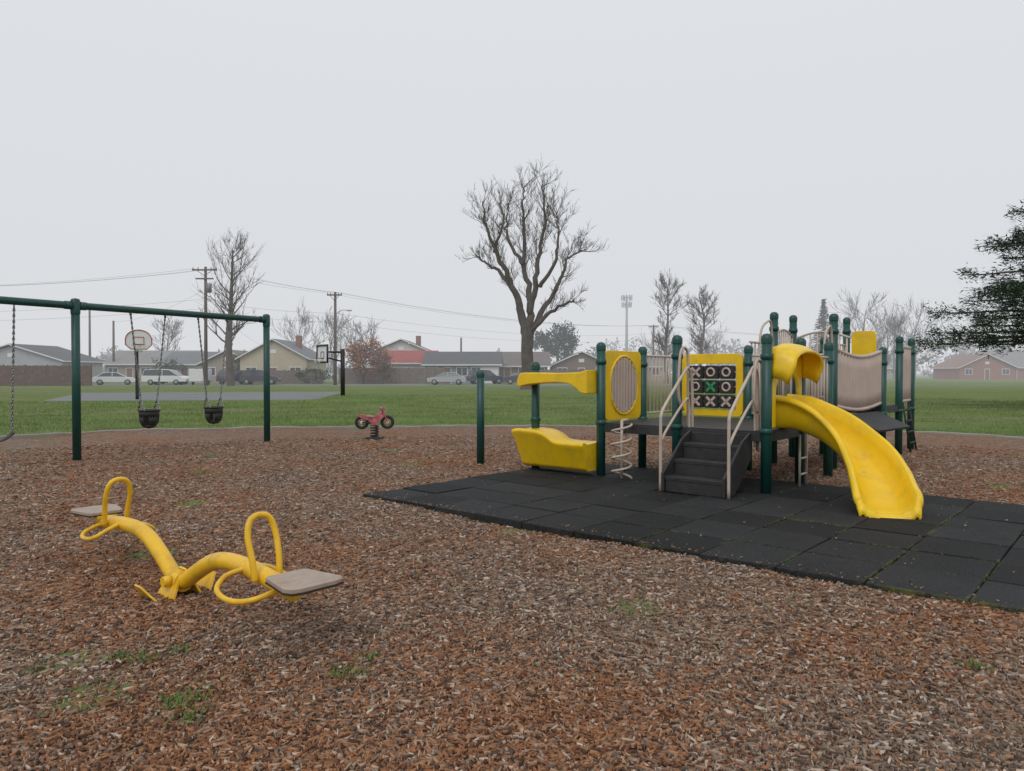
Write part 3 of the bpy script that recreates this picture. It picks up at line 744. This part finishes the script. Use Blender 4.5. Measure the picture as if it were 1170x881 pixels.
# ------------------------------------------------------------------ vehicles
def car(name,x,y,rot,paint,kind='sedan'):
    E_=empty(name,(x,y,0),rot)
    w=.88
    if kind=='sedan':
        low=[(-2.25,.35),(-2.2,.80),(-1.95,.92),(-1.2,.95),(.85,.93),(1.9,.80),(2.2,.65),(2.25,.35)]
        gh=[(-1.75,.94),(-1.05,1.38),(-.3,1.45),(.35,1.40),(1.25,.92)]
    elif kind=='suv':
        low=[(-2.2,.4),(-2.2,.95),(-2.1,1.05),(.9,1.05),(1.95,.95),(2.2,.8),(2.25,.4)]
        gh=[(-2.05,1.04),(-1.8,1.65),(-.8,1.72),(.3,1.66),(1.05,1.04)]
    else:
        low=[(-2.4,.4),(-2.4,1.0),(-2.3,1.05),(1.2,1.05),(2.0,.95),(2.4,.75),(2.45,.4)]
        gh=[(-2.3,1.04),(-2.15,1.72),(-.8,1.80),(.6,1.72),(1.75,1.0)]
    b=Bd()
    k=len(low); rows=[]
    for yy,sx_,sz in ((-w,.97,.0),(-w+.05,1.0,.02),(-.4,1.0,.04),(.4,1.0,.04),(w-.05,1.0,.02),(w,.97,.0)):
        rows.append([(a*sx_,yy,z+(sz if 0<i<k-1 and i not in (1,k-2) else 0)) for i,(a,z) in enumerate(low)])
    b.surf(rows,paint,True)
    b.add(rows[0],[list(range(k))],paint); b.add(rows[-1],[list(range(k))[::-1]],paint)
    vs=[];k=len(gh)
    for s_ in (-1,1):
        for i,(a,z) in enumerate(gh): 
            ww=w*.95 if i in (0,k-1) else w*.76
            vs.append((a,ww*s_,z))
    b.add(vs,[[i,i+1,k+i+1,k+i] for i in range(1,k-2)],paint)
    b.add(vs,[list(range(k))[::-1],[k+i for i in range(k)],[0,1,k+1,k],[k-2,k-1,2*k-1,2*k-2]],glass)
    for s_ in (-1,1):
        b.tube([(-.15,w*.955*s_,gh[0][1]),(-.15,w*.775*s_,gh[2][1]-.02)],.04,paint,6)
        b.tube([(p[0],(w*.955 if i in (0,k-1) else w*.765)*s_,p[1]) for i,p in enumerate(gh)],.035,paint,6)
    b.obj('body',E_,bevel=.03)
    b=Bd()
    for a in (-1.4,1.4):
        for s_ in (-1,1):
            b.lathe([(.001,-.1),(.32,-.1),(.33,0),(.32,.1),(.2,.105),(.001,.10)],(a,(w-.08)*s_,.33),blackr,18,ax=(0,s_,0))
            b.lathe([(.001,.0),(.2,.0),(.18,.015),(.001,.02)],(a,(w+.025)*s_,.33),steel,12,ax=(0,s_,0))
    b.obj('wheels',E_)
    b=Bd()
    for s_ in (-1,1):
        b.box((2.2,.6*s_,.68),(.08,.35,.14),whitem); b.box((-2.2,.65*s_,.78),(.06,.28,.16),redpaint)
    b.box((2.26,0,.5),(.03,1.0,.16),blackr)
    b.obj('lights',E_)
pw=M('car_white',(.70,.71,.72),.3,.03); ps=M('car_silver',(.42,.44,.46),.3,.03,metal=.3); pb=M('car_blue',(.04,.055,.09),.3,.05); pk=M('car_dark',(.06,.06,.07),.3,.05)
car('parked_car',-46.0,85,math.radians(25),pw,'sedan')
car('parked_van',-39.8,84.6,math.radians(5),pw,'van')
car('parked_car',-41.5,89.5,math.radians(0),pw,'suv')
car('parked_car',-32.6,87,math.radians(60),pb,'suv')
car('parked_car',-29.8,87,math.radians(10),pk,'suv')
car('parked_car',-7.6,86,math.radians(180),ps,'sedan')
car('parked_car',-3.2,90,math.radians(20),pb,'suv')
car('parked_car',1.2,88,math.radians(0),pk,'sedan')
b=Bd(); x0=-36.2
b.box((x0,85.5,1.1),(1.6,2.6,1.5),whitem); b.box((x0,85.5,.4),(1.7,2.8,.1),steel)
for s_ in (-1,1): b.lathe([(.001,-.08),(.28,-.08),(.28,.08),(.001,.08)],(x0+.9*s_,85.5,.28),blackr,14,ax=(1,0,0))
b.obj('cargo_trailer',bevel=.04)

# ------------------------------------------------------------------ houses
doorm=M('door_paint',(.2,.1,.08),.6); chim_m=M('chimney_brick',(.25,.13,.1),.9)
def house(name,cx,cy,w,dp,wh,peak,wall,roof,axis='x',rot=0,garage=False,win=3,chim=False):
    E_=empty(name,(cx,cy,0),rot)
    b=Bd(); b.box((0,0,wh/2),(w,dp,wh),wall)
    if axis=='x':
        for s_ in (-1,1): b.prism([(-dp/2,wh),(dp/2,wh),(0,peak-.15)],((w/2-.02)*s_,0,0),(0,1,0),(0,0,1),.04,wall)
    else:
        for s_ in (-1,1): b.prism([(-w/2,wh),(w/2,wh),(0,peak-.15)],(0,(dp/2-.02)*s_,0),(1,0,0),(0,0,1),.04,wall)
    b.obj('walls',E_)
    b=Bd(); ov=.5
    half_=(dp if axis=='x' else w)/2; ln=(w if axis=='x' else dp)+2*ov
    sl=(peak-wh)/half_
    for s_ in (-1,1):
        e=half_+ov; z1=wh-ov*sl
        if axis=='x': vs=[(-ln/2,0,peak),(ln/2,0,peak),(ln/2,e*s_,z1),(-ln/2,e*s_,z1)]
        else: vs=[(0,-ln/2,peak),(0,ln/2,peak),(e*s_,ln/2,z1),(e*s_,-ln/2,z1)]
        vs=vs+[(x,y,z+.16) for x,y,z in vs]
        b.add(vs,[[0,1,2,3],[7,6,5,4]],roof); b.add(vs,[[2,3,7,6],[0,3,7,4],[1,2,6,5]],whitem)
    b.obj('roof',E_)
    b=Bd(); fy=-dp/2
    slots=win+1+(1 if garage else 0)
    xs=[-w/2+w*(i+.5)/slots for i in range(slots)]
    for i,xx in enumerate(xs):
        if garage and i==slots-1:
            b.box((xx-.3,fy-.03,1.1),(2.5,.06,2.2),whitem)
            for k in range(4): b.box((xx-.3,fy-.065,.3+.5*k),(2.3,.02,.4),whitem)
        elif i==win//2:
            b.box((xx,fy-.02,1.05),(1.05,.05,2.15),whitem); b.box((xx,fy-.05,1.02),(.85,.04,2.0),doorm)
        else:
            b.box((xx,fy-.02,1.55),(1.5,.05,1.2),whitem); b.box((xx,fy-.05,1.55),(1.3,.03,1.0),glass); b.box((xx,fy-.07,1.55),(.06,.03,1.0),whitem)
    if axis=='y': b.box((0,fy-.03,wh+ (peak-wh)*.35),(.8,.05,.5),whitem)
    b.obj('windows_and_door',E_)
    if chim:
        b=Bd(); b.box((w*.2,.5,peak),(.7,.7,1.6),chim_m); b.obj('chimney',E_)
def wm(n,c_): return M(n,c_,.8,.06,.8,dirt=tuple(x*.7 for x in c_),dirt_amt=.3,dscale=.5)
rf=[wm('shingle_grey',(.15,.16,.17)),wm('shingle_dark',(.09,.095,.105)),wm('shingle_brown',(.15,.125,.115)),wm('shingle_green',(.12,.155,.145)),wm('roof_red',(.30,.075,.065)),wm('shingle_light',(.22,.215,.21))]
wl_=[wm('siding_grey',(.38,.40,.41)),wm('siding_cream',(.50,.44,.31)),wm('siding_tan',(.33,.28,.23)),wm('siding_white',(.55,.55,.53)),wm('siding_blue',(.22,.26,.29)),wm('siding_brown',(.20,.145,.115)),wm('wall_brick',(.30,.14,.11))]
house('grey_house',-63,97,13,9,2.9,4.9,wl_[0],rf[1],'y',win=2)
house('grey_house',-76,98,10,9,2.8,4.6,wl_[3],rf[0],'x')
house('tan_house',-53.5,112,12,9,2.7,4.6,wl_[2],rf[5],'x',garage=True)
house('white_house',-43.5,104,8,8,2.6,4.2,wl_[3],rf[0],'x')
house('tan_house',-37.5,101,7,8,2.6,4.3,wl_[2],rf[2],'y',win=2)
house('cream_house',-30.5,99,8.5,10,3.3,5.6,wl_[1],rf[0],'y',win=2,chim=True)
house('white_house',-16.2,112,9.5,9,4.2,6.2,wl_[3],rf[3],'y',chim=True)
house('red_roof_house',-14.0,102,6.6,6,2.8,4.3,wl_[3],rf[4],'x',win=2)
house('ranch_house',-6.5,100,9.5,9,2.5,4.1,wl_[4],rf[1],'x',garage=True)
house('ranch_house',.5,108,9,9,2.4,4.3,wl_[5],rf[2],'x')
house('ranch_house',10.2,112,8.5,8,2.5,4.4,wl_[5],rf[1],'y',win=2)
house('ranch_house',19,118,9,8,2.4,4.0,wl_[2],rf[0],'x')
house('brick_house',94,150,11,9,2.4,4.9,wl_[6],wm('roof_redbrown',(.22,.14,.115)),'y',win=2)
house('brick_house',105,156,12,9,2.6,5.8,wl_[6],rf[5],'x')
house('ranch_house',84,175,12,9,2.4,4.4,wl_[2],rf[5],'x')

def fence(name,p,q,h,mat):
    b=Bd(); p=Vector((p[0],p[1],0));q=Vector((q[0],q[1],0)); n=int((q-p).length/.15); d_=(q-p).normalized(); nn=Vector((d_.y,-d_.x,0))
    for i in range(n):
        c_=p.lerp(q,(i+.5)/n)+nn*(.012 if i%2 else 0); hh=h*(1+R.gauss(0,.01)); b.box((c_.x,c_.y,hh/2),(.142,.02,hh),mat,X=d_)
    for z in (.4,h-.3): m_=(p+q)/2-nn*.05; b.box((m_.x,m_.y,z),((q-p).length,.05,.09),mat,X=d_)
    m=int((q-p).length/2.4)+1
    for i in range(m+1):
        c_=p.lerp(q,i/m)-nn*.06; b.box((c_.x,c_.y,h/2+.05),(.1,.1,h+.1),mat,X=d_)
    b.obj(name)
fw=M('fence_wood',(.125,.075,.06),.9,.3,3,dirt=(.17,.13,.11),dirt_amt=.5,dscale=1)
fg=M('fence_wood_grey',(.17,.135,.12),.9,.25,3)
fence('wooden_fence',(-80,78),(-45.5,79.5),2.2,fw)
fence('wooden_fence',(-22,93.5),(-8.6,93.5),2.0,fg)
fence('wooden_fence',(-33.5,93),(-24,93),1.7,fg)
fence('wooden_fence',(3.5,96),(16,96),1.8,fg)

# ------------------------------------------------------------------ utility poles, wires, tower
def upole(name,x,y,h,arm=True,lamp=False,tr=False):
    b=Bd(); b.tube([(x,y,0),(x+.05,y,h)],[.2,.14],woodpole,10)
    if arm:
        aw=2.7 if tr else 1.7
        b.box((x,y-.15,h-.35),(aw,.12,.15),woodpole)
        if tr: b.box((x,y-.15,h-1.3),(1.9,.12,.15),woodpole)
        for i in (-.46*aw,-.26*aw,.26*aw,.46*aw): b.lathe([(.05,0),(.07,.08),(.04,.2),(.001,.22)],(x+i,y-.15,h-.27),steel,8)
        for s_ in (-1,1): b.tube([(x,y-.16,h-1.0),(x+.3*aw*s_,y-.16,h-.42)],.03,woodpole,6)
    if tr: b.lathe([(.001,-.5),(.28,-.5),(.28,.45),(.2,.52),(.001,.54)],(x+.45,y-.1,h-2.3),steel,12)
    if lamp: b.tube(catmull([(x,y,h-2.6),(x+.8,y-.2,h-2.1),(x+1.5,y-.3,h-2.1)],4),.04,steel,6); b.box((x+1.7,y-.3,h-2.13),(.55,.25,.14),steel)
    b.obj(name)
upole('utility_pole',-33.3,80,12.9,tr=True); upole('utility_pole',-20.2,84,10.6,lamp=True,arm=True)
upole('utility_pole',-58.5,108,9.0,arm=False); upole('utility_pole',-8.2,118,7.0,arm=False); upole('utility_pole',-66,115,12,arm=False); upole('utility_pole',24,125,9.5)
upole('utility_pole',-95,84,12.5)
b=Bd()
def wire(p,q,sag):
    p=Vector(p);q=Vector(q); b.tube([p.lerp(q,t/14)-UP*sag*4*(t/14)*(1-t/14) for t in range(15)],.010,wirem,4)
for i in (-1.25,.7,1.25):
    wire((-95+i,84,12.3),(-33.3+i,80,12.7),1.6); wire((-33.3+i,80,12.7),(-20.2+i*.6,84,10.5),.3)
    wire((-20.2+i*.6,84,10.5),(24+i,125,9.4),1.3); wire((24+i,125,9.4),(110+i,150,10),2)
for z in (9.2,8.2): wire((-95,84,z),(-33.3,80,z+.2),1.2); wire((-33.3,80,z),(-20.2,84,z-1),.3); wire((-20.2,84,z-1),(24,125,z-1.2),1.2)
wire((-33.3,80,9),(-31,95,4),.3); wire((-33.3,80,10.5),(-58.5,108,8.8),.8); wire((-20.2,84,7.6),(-14,100,4),.3)
b.obj('power_lines')
b=Bd(); tx,ty=40.5,260; towm=M('tower_steel',(.25,.26,.28),.7,.05)
b.tube([(tx,ty,0),(tx,ty,28.5)],[.6,.35],towm,10)
for z,rw in ((27.6,1.5),(25.2,1.3)):
    for k in range(3):
        a=k*2.1+.3; d_=Vector((math.cos(a),math.sin(a),0)); s_=Vector((-d_.y,d_.x,0)); o=Vector((tx,ty,z))
        b.tube([o,o+d_*rw],.12,towm,6); b.tube([o+d_*rw-s_*1.1,o+d_*rw+s_*1.1],.1,towm,6)
        for q in (-1,0,1): b.box(o+d_*rw+s_*q,(.35,.2,1.9),towm,X=s_)
b.obj('cell_tower')

# ------------------------------------------------------------------ trees
def rnd(s=1): return Vector((R.gauss(0,s),R.gauss(0,s),R.gauss(0,s)))
def twig(b,p,d_,L_,r,lv,mat,up=.25,kids=4,spread=.5,minr=.012):
    n=4 if lv>0 else 3
    pts=[p.copy()];rr=[r];d_=d_.normalized();q=p.copy()
    for i in range(n):
        d_=(d_+rnd(.13)+UP*up*.25).normalized(); q=q+d_*L_/n; pts.append(q.copy()); rr.append(max(minr*.6,r*(1-.72*(i+1)/n)))
    b.tube(pts,rr,mat,5 if r>.06 else 3,caps=False)
    if lv>0:
        for k in range(kids):
            t=R.uniform(.25,1.0); i=min(n-1,int(t*n)); a=pts[i].lerp(pts[i+1],t*n-i if t<1 else 1)
            ax=(pts[i+1]-pts[i]).normalized(); perp=ax.cross(rnd()).normalized()
            nd=(ax+perp*R.uniform(.6,1.3)*spread*1.3+UP*up).normalized()
            twig(b,a,nd,L_*R.uniform(.4,.7),max(minr,rr[i]*.5),lv-1,mat,up,kids,spread,minr)
def limb(b,P,R0,R1,mat,kids,lv=2,tl=1.8,spread=.6,up=.3,start=.25,tr=.035,minr=.013):
    C=catmull(P,5); n=len(C); C=[p+rnd(.07) for p in C]
    rr=[R0+(R1-R0)*(i/(n-1))**.8 for i in range(n)]
    b.tube(C,rr,mat,8,caps=False)
    for k in range(kids):
        t=start+(1-start)*R.random()**.7; i=min(n-2,int(t*(n-1))); ax=(C[i+1]-C[i]).normalized(); perp=ax.cross(rnd()).normalized()
        twig(b,C[i],ax*.6+perp*spread+UP*up,tl*R.uniform(.5,1.3),max(tr*R.uniform(.6,1.2),minr),lv,mat,up,4,.5,minr)
b=Bd()
def px(x,y,dy=0): return Vector(((x-585)*.075,63+dy,1.5+(425-y)*.075))
base=px(604,445)
b.tube([Vector((base.x,63,-.1)),Vector((base.x,63,.5)),px(603,420),px(602,400),px(603,383)],[.78,.62,.52,.5,.54],bark,12,caps=False)
limb(b,[px(603,388),px(597,362),px(590,338,-.5),px(578,312,-1),px(566,290,-1.2),px(556,262,-1.5),px(553,236,-1.5)],.44,.05,bark,40,tl=1.7)
limb(b,[px(590,338,-.5),px(572,312,.5),px(556,300,1),px(544,290,1.5)],.24,.05,bark,20,tl=1.3)
limb(b,[px(603,388),px(606,360),px(604,330,1),px(598,295,1.2),px(600,260,1.5),px(597,228,1.5),px(600,208,1.5)],.42,.04,bark,46,tl=1.7)
limb(b,[px(606,355),px(612,320,-1),px(617,285,-1.5),px(622,250,-2),px(618,218,-2)],.32,.05,bark,38,tl=1.7)
limb(b,[px(604,385),px(618,358,1),px(632,335,2),px(644,312,2.2),px(652,290,2.5),px(667,281,2.5)],.34,.05,bark,36,tl=1.4)
limb(b,[px(606,382),px(625,360,-1),px(642,350,-1.5),px(655,346,-1.6)],.24,.05,bark,18,tl=1.3)
limb(b,[px(617,330,-1),px(632,305,-2),px(636,275,-2.5),px(634,250,-2.5)],.2,.04,bark,22,tl=1.5)
limb(b,[px(598,300,1),px(584,275,2),px(578,250,2.5),px(582,225,2.5)],.2,.04,bark,22,tl=1.5)
limb(b,[px(566,290,-1),px(575,262,-2),px(571,240,-2)],.15,.04,bark,14,tl=1.4)
b.obj('bare_tree')
def upright(name,x,y,h,w,mat,n=26,seed=1,base_r=.3,lowest=.25,lv=2,tl=.28,minr=.02,tr=.05,kids=5):
    b=Bd(); R.seed(seed)
    P=[Vector((x,y,-.1)),Vector((x+R.gauss(0,.15),y,h*.3)),Vector((x+R.gauss(0,.3),y,h*.65)),Vector((x+R.gauss(0,.3),y,h*.97))]
    C=catmull(P,8); m=len(C); b.tube(C,[base_r*(1-.85*i/(m-1)) for i in range(m)],mat,8,caps=False)
    for k in range(n):
        t=lowest+(1-lowest)*R.random(); i=min(m-2,int(t*(m-1))); a=R.uniform(0,6.28)
        d_=Vector((math.cos(a),math.sin(a),0)); ww=w*(.5+.6*math.sin(math.pi*min(1,(t-lowest)/(1-lowest)*.85+.12)))
        twig(b,C[i],d_*.75+UP*.5,ww*R.uniform(.6,1.2),tr*(1.3-t),lv,mat,.4,kids,.6,minr)
    b.obj(name)
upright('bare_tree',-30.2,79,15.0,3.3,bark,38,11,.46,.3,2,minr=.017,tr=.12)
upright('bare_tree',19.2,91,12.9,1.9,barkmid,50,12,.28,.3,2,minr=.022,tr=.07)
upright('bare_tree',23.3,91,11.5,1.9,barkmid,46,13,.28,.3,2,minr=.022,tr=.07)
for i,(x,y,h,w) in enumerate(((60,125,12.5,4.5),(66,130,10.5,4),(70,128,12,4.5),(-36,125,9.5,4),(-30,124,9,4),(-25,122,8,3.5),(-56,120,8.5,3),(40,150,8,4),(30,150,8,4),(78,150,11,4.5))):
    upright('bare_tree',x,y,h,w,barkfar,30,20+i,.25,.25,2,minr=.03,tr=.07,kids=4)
R.seed(99)
def leaves(b,c_,rad_,n,size,mats,clump=.55,flat=1.0):
    c_=Vector(c_); k=max(4,n//40); cl=[]
    while len(cl)<k:
        p=Vector((R.uniform(-1,1),R.uniform(-1,1),R.uniform(-1,1)))
        if .15<p.length<1: cl.append(p)
    for i in range(n):
        q=cl[i%k]; p=q+rnd(.13*clump*2)
        w=c_+Vector((p.x*rad_[0],p.y*rad_[1],p.z*rad_[2])); a=rnd().normalized(); e=a.cross(rnd()).normalized(); s_=size*R.uniform(.5,1.3)
        b.add([w-a*s_-e*s_*.3,w+a*s_-e*s_*.3,w+a*s_*.6+e*s_*.5,w-a*s_*.6+e*s_*.5],[[0,1,2,3]],mats[(i%k)%len(mats)])
b=Bd(); b.tube([(-18.6,92.0,0),(-18.6,92.0,3)],.15,bark,6); leaves(b,(-18.2,92.0,3.4),(2.7,2,2.2),3200,.15,[rust,rust,rust,barkmid]); b.obj('autumn_tree')
b=Bd(); b.tube([(-16.0,91,0),(-16.0,91,1.2)],.1,bark,6); leaves(b,(-16.0,91,1.5),(1.5,1.2,1.1),700,.14,[rust,bushm]); b.obj('shrub')
b=Bd(); leaves(b,(-24.5,91,1.0),(2.5,1,1.0),900,.14,[bushm,conifer]); b.obj('hedge')
b=Bd(); leaves(b,(-35.5,96,2.2),(1.6,1.3,1.8),800,.15,[bushm,conifer]); b.tube([(-35.5,96,0),(-35.5,96,2)],.1,bark,6); b.obj('shrub')
b=Bd(); leaves(b,(-46,98,2.0),(2.2,1.3,1.9),900,.15,[bushm,conifer]); b.tube([(-46,98,0),(-46,98,2)],.1,bark,6); b.obj('shrub')
def conif(name,x,y,h,w,mats,n,size,z0=1.0):
    b=Bd(); b.tube([(x,y,0),(x,y,h*.95)],[h*.018+.08,.03],bark,6)
    for k in range(n):
        t=R.random()**.8; z=z0+(h-z0)*t; rr=w*(1-t)*R.uniform(.75,1.1)+.05; a=R.uniform(0,6.28); dirn=Vector((math.cos(a),math.sin(a),-.15))
        m_=max(3,int(rr/size*2.2))
        for i in range(m_):
            p=Vector((x,y,z))+dirn*rr*(i+R.random())/m_; e=(dirn+rnd(.5)).normalized(); s2=e.cross(UP+rnd(.3)).normalized(); s_=size*R.uniform(.6,1.3)
            b.add([p-s2*s_*.4,p+e*s_*1.2,p+s2*s_*.4,p-e*s_*.3],[[0,1,2,3]],mats[k%len(mats)])
    b.obj(name)
conif('conifer_tree',63.5,150,16.3,4.0,[confar,conifer],420,.5,2)
b=Bd(); b.tube([(8.2,132,0),(8.2,132,6)],.3,bark,6); leaves(b,(8.8,132,6.8),(3.0,2.5,3.4),2600,.25,[confar,conifer2,conifer]); b.obj('evergreen_tree')
b=Bd(); b.tube([(5.3,134,0),(5.3,134,5)],.3,bark,6); leaves(b,(5.4,134,6.0),(2.0,2.2,2.6),1500,.25,[confar,conifer]); b.obj('evergreen_tree')
b=Bd()
for i in range(46):
    x=-190+i*9+R.uniform(-4,4); hh=R.uniform(5,9); y=R.uniform(190,250)
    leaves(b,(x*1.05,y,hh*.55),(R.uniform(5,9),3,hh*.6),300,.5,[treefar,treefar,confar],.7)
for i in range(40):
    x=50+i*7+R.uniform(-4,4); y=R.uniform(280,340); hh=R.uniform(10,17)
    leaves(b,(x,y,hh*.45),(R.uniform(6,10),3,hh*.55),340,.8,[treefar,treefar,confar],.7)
b.obj('distant_trees')
b=Bd(); tx,ty=23.2,30.0
b.tube([(tx,ty,0),(tx,ty,3),(tx+.1,ty,10.5)],[.38,.3,.05],bark,10)
R.seed(4)
for k in range(95):
    t=(k+R.random())/95; z=2.4+8.0*t; rr=(6.1*(1-t)**.85+.3)*R.uniform(.55,1.1); a=R.uniform(0,6.28) if k%3 else R.uniform(2.5,4.0)
    dirn=Vector((math.cos(a),math.sin(a),0)); P=[Vector((tx,ty,z)),Vector((tx,ty,z+.25))+dirn*rr*.4,Vector((tx,ty,z+.2))+dirn*rr*.8,Vector((tx,ty,z+.25))+dirn*rr]
    C=catmull(P,5); b.tube(C,[.06*(1-.8*i/(len(C)-1)) for i in range(len(C))],bark,4,caps=False)
    nb=int(rr*24)
    for i in range(nb):
        f=.22+.78*R.random(); q=C[min(len(C)-2,int(f*(len(C)-1)))]; sd_=dirn.cross(UP)*R.choice((-1,1)); w_=(1.1-f)*.9+.15
        q=q+sd_*R.random()*w_*.8+rnd(.08)+UP*R.gauss(0,.1)
        for m_ in range(6):
            e=(dirn*.8+sd_*R.uniform(0,.8)+rnd(.45)).normalized(); s2=e.cross(UP+rnd(.5)).normalized(); s_=R.uniform(.08,.17); p=q+rnd(.12)
            b.add([p-s2*s_*.2,p+e*s_*1.3,p+s2*s_*.2,p-e*s_*.3],[[0,1,2,3]],conifer if (k+m_)%3 else conifer2)
b.obj('cedar_tree')

# ------------------------------------------------------------------ far-field haze: glowing volume, absorbs and emits sky colour instead of scattering
haze_glow=bpy.data.materials.new('haze_glow'); haze_glow.use_nodes=True
nt=haze_glow.node_tree;N=nt.nodes;L=nt.links
for n_ in list(N): N.remove(n_)
o_=N.new('ShaderNodeOutputMaterial'); ab=N.new('ShaderNodeVolumeAbsorption'); em=N.new('ShaderNodeEmission'); ad=N.new('ShaderNodeAddShader')
FD=.0023
ab.inputs['Color'].default_value=(0,0,0,1); ab.inputs['Density'].default_value=FD
em.inputs['Color'].default_value=(.70,.715,.745,1); em.inputs['Strength'].default_value=FD
L.new(ab.outputs[0],ad.inputs[0]); L.new(em.outputs[0],ad.inputs[1]); L.new(ad.outputs[0],o_.inputs['Volume'])
b=Bd(); b.box((0,330,29),(1200,560,60),haze_glow); b.obj('haze_glow_box')

# ------------------------------------------------------------------ world / sun / camera
w=bpy.data.worlds.new('World'); scene.world=w; w.use_nodes=True
nt=w.node_tree;N=nt.nodes;L=nt.links
for n_ in list(N): N.remove(n_)
out=N.new('ShaderNodeOutputWorld'); sky=N.new('ShaderNodeTexSky'); sky.sky_type='NISHITA'; sky.sun_disc=False
sky.sun_elevation=math.radians(50); sky.sun_rotation=math.radians(200)
b1=N.new('ShaderNodeBackground'); b1.inputs['Strength'].default_value=.1; L.new(sky.outputs[0],b1.inputs['Color'])
tc=N.new('ShaderNodeTexCoord'); sx=N.new('ShaderNodeSeparateXYZ'); L.new(tc.outputs['Generated'],sx.inputs[0])
rp_=N.new('ShaderNodeValToRGB'); e=rp_.color_ramp.elements; e[0].position=0; e[0].color=(.68,.69,.715,1); e[1].position=.55; e[1].color=(.765,.79,.81,1)
L.new(sx.outputs['Z'],rp_.inputs['Fac'])
b2=N.new('ShaderNodeBackground'); b2.inputs['Strength'].default_value=1.05; L.new(rp_.outputs[0],b2.inputs['Color'])
mx=N.new('ShaderNodeMixShader'); mx.inputs[0].default_value=.93; L.new(b1.outputs[0],mx.inputs[1]); L.new(b2.outputs[0],mx.inputs[2]); L.new(mx.outputs[0],out.inputs['Surface'])
sl=bpy.data.lights.new('sun','SUN'); sl.energy=1.0; sl.angle=math.radians(35); sl.color=(1,.97,.93)
so_=bpy.data.objects.new('sun',sl); col.objects.link(so_)
so_.rotation_euler=(math.radians(40),0,math.radians(-20))
cam=bpy.data.cameras.new('camera'); cam.sensor_width=36; cam.lens=25.85; cam.clip_end=3000; cam.clip_start=.05
co=bpy.data.objects.new('camera',cam); col.objects.link(co); co.location=(0,0,1.5); co.rotation_euler=(math.radians(90-1.06),0,0)
scene.camera=co
scene.view_settings.view_transform='Standard'; scene.view_settings.look='None'; scene.view_settings.exposure=0
